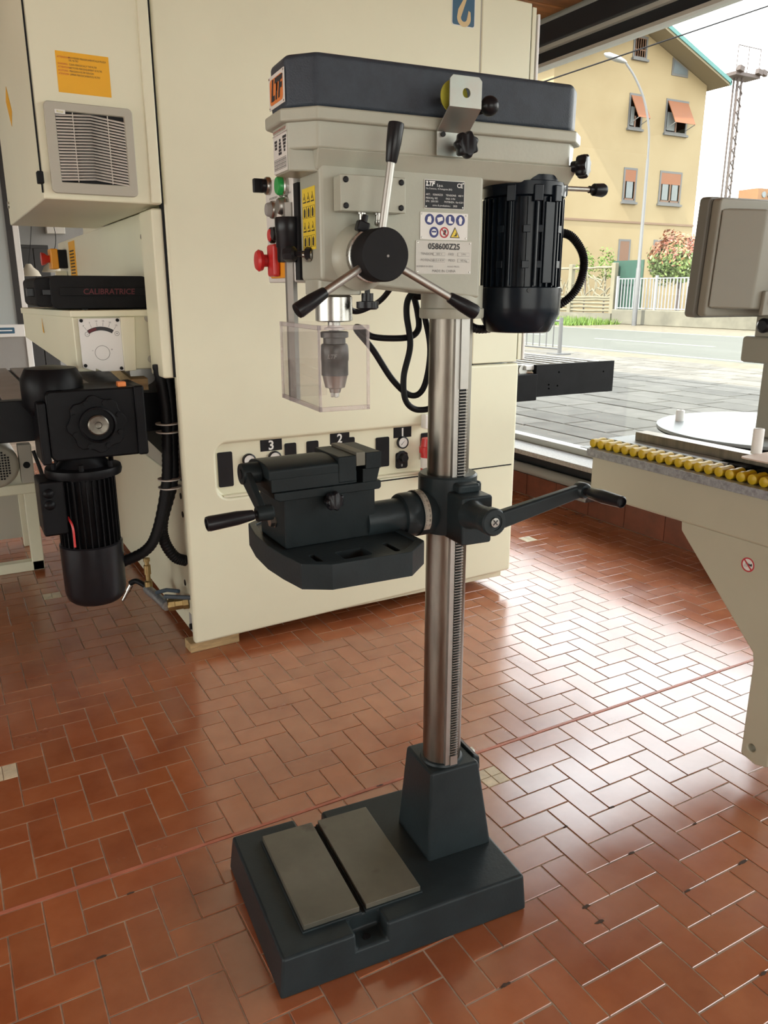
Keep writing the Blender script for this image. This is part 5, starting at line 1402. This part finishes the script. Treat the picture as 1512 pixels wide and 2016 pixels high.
# --- knob under the head
D(MB().lathe([(.005, 0), (.005, .016), (.011, .016), (.011, .030), (.0205, .031), (.0205, .042), (.017, .045), (0, .045)], (-.200, -.042, 1.362), (0, 0, -1), 20), 'depth_lock_knob', 'black')
# --- motor
mx, my = .162, .004
mt = D(MB().lathe([(.074, 0), (.074, .17), (.078, .172)], (mx, my, 1.355), ZV, 48), 'motor', 'motor')
D(MB().lathe([(.079, 0), (.082, .002), (.082, .026), (.076, .028), (.076, .038), (.06, .04)], (mx, my, 1.526), ZV, 48), 'motor_flange', 'motor', parent=mt)
fin = None
for k in range(34):
    a = 2*PI*k/34
    if fin is None:
        fin = MB().box(.070, .0815, -.0016, .0016, 1.358, 1.524).build('fin', 'motor', mt)
    else: fin_ = copy_part(fin, mt)
    (fin if k == 0 else fin_).location = (mx, my, 0); (fin if k == 0 else fin_).rotation_euler = (0, 0, a)
for a_deg in (-155, -118, -100, -62):
    a = R(a_deg)
    for z_ in (1.40, 1.466):
        D(MB().obox((mx + .0775*math.cos(a), my + .0775*math.sin(a), z_), (.010, .014, .014), (0, 0, a)), 'mount_pad', 'motor', parent=mt, bev=.001)
for a_deg in (-140, -105, -75):
    a = R(a_deg)
    D(MB().obox((mx + .0825*math.cos(a), my + .0825*math.sin(a), 1.53), (.012, .018, .03), (0, 0, a)), 'flange_lug', 'motor', parent=mt, bev=.002)
    D(MB().cyl((mx + .084*math.cos(a), my + .084*math.sin(a), 1.36), (mx + .084*math.cos(a), my + .084*math.sin(a), 1.52), .0025, n=8), 'tie_rod', 'motor', parent=mt)
D(MB().obox((mx + .080*math.cos(R(-85)), my + .080*math.sin(R(-85)), 1.44), (.006, .022, .15), (0, 0, R(-85))), 'cable_strip', 'motor', parent=mt, bev=.001)
D(MB().lathe([(.0, 0), (.062, 0), (.066, .003), (.083, .036), (.084, .050), (.0845, .088), (.082, .090), (.072, .090)], (mx, my, 1.268), ZV, 56), 'fan_cover', 'motor', parent=mt)
for a_deg in (-112, -20):
    a = R(a_deg)
    D(MB().cyl((mx + .083*math.cos(a), my + .083*math.sin(a), 1.351), (mx + .088*math.cos(a), my + .088*math.sin(a), 1.351), .004, n=8), 'cover_screw', 'black', parent=mt)
D(MB().tube(cat([(.245, .01, 1.468), (.280, .0, 1.460), (.308, -.005, 1.428), (.314, -.005, 1.392), (.300, 0, 1.35), (.268, .02, 1.318), (.20, .07, 1.285), (.10, .06, 1.272), (.05, .05, 1.30)], 22), .0078, 12, rib=.20), 'flexible_conduit', 'rubber')
D(MB().lathe([(.007, 0), (.007, .01), (.012, .012), (.0135, .034), (.011, .04), (0, .04)], (.305, -.018, 1.5495), XV, 20), 'tension_grip', 'black')
D(MB().cyl((.235, -.018, 1.5485), (.312, -.018, 1.5495), .0048, n=16), 'tension_lever', 'alu')
D(MB().box(.220, .243, -.032, 0, 1.532, 1.566), 'lever_block', 'motor', bev=.003)
def lobed(name, c, d, r, th, parent=dp):
    u, v, w_ = frame_from(d); b = MB(); n = 56; c = Vector(c); vs_ = []
    for h, s_ in ((0, .86), (.15, .97), (.5, 1), (.85, .97), (1, .84)):
        for i in range(n):
            a = 2*PI*i/n
            rr_ = r * s_ * (1 + .10*math.cos(7*a))
            vs_.append(c + w_*(h*th) + (u*math.cos(a) + v*math.sin(a))*rr_)
    fs_ = [list(range(n))[::-1], [4*n + i for i in range(n)]]
    for j in range(4):
        for i in range(n): fs_.append([j*n + i, j*n + (i+1) % n, (j+1)*n + (i+1) % n, (j+1)*n + i])
    b.add(vs_, fs_)
    b.lathe([(r*.5, -.012), (r*.55, .001)], c, d, 18)
    return D(b, name, 'black', parent=parent, smooth=50)
lobed('star_knob', (.226, -.080, 1.580), (.55, -.83, 0), .0205, .020)
D(MB().cyl((.205, -.052, 1.577), (.228, -.084, 1.580), .0045, n=12), 'knob_stud', 'bright')
# --- zinc bracket, knobs, yellow disc
zb = MB()
pr = [(-.0915, 1.5785), (-.0915, 1.618), (-.134, 1.650), (-.134, 1.697)]
T = .0028
seg = []
zx0, zx1, zt0, zt1 = -.087, -.026, -.0895, -.0265
prof2 = [(-.0915, 1.578), (-.0915 - T, 1.578), (-.0915 - T, 1.6165), (-.134 - T, 1.6485), (-.134 - T, 1.697), (-.134, 1.697), (-.134, 1.6500), (-.0915, 1.6180)]
zk = D(prism_tri([(a_, b_) for a_, b_ in prof2], -.089, -.027, 'x'), 'zinc_bracket', 'zinc', bev=.0006,
       cuts=[MB().cyl((-.057, -.2, 1.671), (-.057, -.1, 1.671), .0075, n=24),
             MB().prism([(-.092, 1.688), (-.092, 1.70), (-.080, 1.70)], -.2, -.1, 'y'), MB().prism([(-.036, 1.70), (-.024, 1.70), (-.024, 1.688)], -.2, -.1, 'y')])
D(MB().lathe([(0, 0), (.026, 0), (.026, .002), (0, .002)], (-.071, -.118, 1.668), (0, -1, 0), 32), 'yellow_washer', 'yellowzinc')
D(MB().cyl((-.071, -.08, 1.668), (-.071, -.118, 1.668), .006, n=14), 'washer_stud', 'bright')
D(MB().lathe([(.004, 0), (.0045, .004), (.0045, .005), (0, .005)], (-.079, -.0943, 1.612), (0, -1, 0), 8), 'bracket_screw', 'black')
lobed('star_knob', (-.050, -.118, 1.5925), (0, -1, 0), .0205, .020)
D(MB().cyl((-.050, -.094, 1.592), (-.050, -.12, 1.5925), .005, n=12), 'knob_stud', 'bright')
D(MB().sphere((-.004, -.125, 1.6575), .0165, 14), 'ball_knob', 'black')
D(MB().cyl((-.004, -.078, 1.6575), (-.004, -.115, 1.6575), .007, .009, n=16), 'ball_knob_stem', 'black')
# --- supply cable loops behind the column
D(MB().tube(cat([(-.097, .05, 1.372), (-.105, .10, 1.335), (-.130, .12, 1.316), (-.160, .12, 1.310), (-.19, .10, 1.33)], 8), .0058, 10), 'supply_cable', 'rubber')
D(MB().tube(cat([(.01, .10, 1.345), (-.012, .12, 1.338), (-.026, .12, 1.345), (-.038, .12, 1.330), (-.040, .12, 1.300), (-.031, .12, 1.238), (-.046, .12, 1.172), (-.040, .12, 1.120), (-.008, .12, 1.099), (.03, .11, 1.115), (.04, .10, 1.2)], 8), .0068, 10), 'supply_cable', 'rubber')
D(MB().tube(cat([(-.02, .13, 1.345), (-.010, .13, 1.31), (-.006, .13, 1.275), (-.022, .13, 1.257), (-.06, .13, 1.253), (-.115, .13, 1.258), (-.142, .13, 1.276), (-.148, .135, 1.272), (-.111, .135, 1.230), (-.064, .135, 1.164), (-.022, .13, 1.130), (.004, .12, 1.150), (.012, .11, 1.23), (.0, .12, 1.31)], 8), .0068, 10), 'supply_cable', 'rubber')

# ================================================================== MACHINE VISE ON THE TABLE
vi = thing('machine_vise', 'dark machine vise with a crank handle on the drill press table', 'vise', (.9032 - .29, 1.3437 + .02, .882))
OW = Vector((.9032, 1.3437, 0))
def V(mb, name, m, **k):
    mb.xf(Matrix.Translation(OW)); 
    for c in k.get('cuts') or []: c.xf(Matrix.Translation(OW))
    return mb.build(name, m, k.pop('parent', vi), world=True, **k)
V(MB().box(-.381, -.190, -.030, .100, .882, .979), 'riser_block', 'visedark', bev=.003)
V(MB().prism([(-.395, .979), (-.186, .979), (-.183, .983), (-.183, .996), (-.405, .996), (-.405, .985)], -.042, .110, 'y'), 'bed', 'visedark', bev=.002)
V(MB().box(-.409, -.235, -.040, .068, .9965, 1.022), 'slide', 'visedark', bev=.002)
hp = [(-.040, 1.020), (-.040, 1.036)] + [(.014 + .054*math.cos(PI - PI*i/10), 1.036 + .012*math.sin(PI*i/10)) for i in range(11)] + [(.068, 1.020)]
V(MB().prism(hp, -.412, -.272, 'x'), 'jaw_hump', 'visedark', bev=.003)
V(MB().box(-.274, -.2365, -.042, .070, 1.0, 1.0505), 'moving_jaw', 'visedark', bev=.003)
V(MB().box(-.2365, -.217, -.041, .070, 1.029, 1.0555), 'jaw_plate', 'plate', bev=.001)
V(MB().box(-.217, -.183, -.043, .070, 1.021, 1.0535), 'fixed_jaw', 'visedark', bev=.002)
V(MB().prism([(-.222, .996), (-.192, .996), (-.185, 1.022), (-.222, 1.022)], -.040, .068, 'y'), 'jaw_stem', 'visedark')
hbv = V(MB().lathe([(.019, 0), (.020, .003), (.020, .034), (.017, .036)], (-.447, .014, 1.026), XV, 28), 'screw_hub', 'visedark')
V(MB().lathe([(0, 0), (.009, 0), (.009, .001), (0, .001)], (-.4475, .014, 1.026), (-1, 0, 0), 18), 'hub_bore', 'blackmatte', parent=hbv)
a0_, a1_ = Vector((-.438, .010, 1.022)), Vector((-.438, -.070, .972))
dv = (a1_ - a0_).normalized(); nv = Vector((1, 0, 0)).cross(dv).normalized(); vs_ = []
for p, hw in ((a0_, .017), (a1_, .011)):
    for sx2 in (-.006, .006):
        for sz in (-hw, hw): vs_.append(p + nv*sz + Vector((sx2, 0, 0)))
V(MB().add(vs_, [[0, 1, 3, 2], [4, 6, 7, 5], [0, 4, 5, 1], [2, 3, 7, 6], [0, 2, 6, 4], [1, 5, 7, 3]]), 'crank_arm', 'visedark', parent=hbv, bev=.003)
V(MB().lathe([(.013, 0), (.014, .002), (.014, .028), (.012, .030)], (-.450, -.070, .971), XV, 22), 'crank_boss', 'visedark', parent=hbv)
V(MB().lathe([(.006, 0), (.006, .004), (.009, .006), (.0125, .035), (.0135, .085), (.0125, .090), (.010, .091), (.0095, .087), (0, .087)], (-.450, -.070, .971), (-1, 0, -.06), 24), 'crank_grip', 'black', parent=hbv)
V(MB().lathe([(.012, 0), (.012, .003), (.0095, .003), (.0095, .012), (0, .013)], (-.381, .020, .925), (-1, 0, 0), 6), 'hex_bolt', 'bright')
lk = lobed('star_knob', (0, 0, 0), (0, -1, 0), .0175, .018)
lk.parent = vi; lk.location = Vector((-.291, -.046, .971)) + OW - Vector(vi.location)
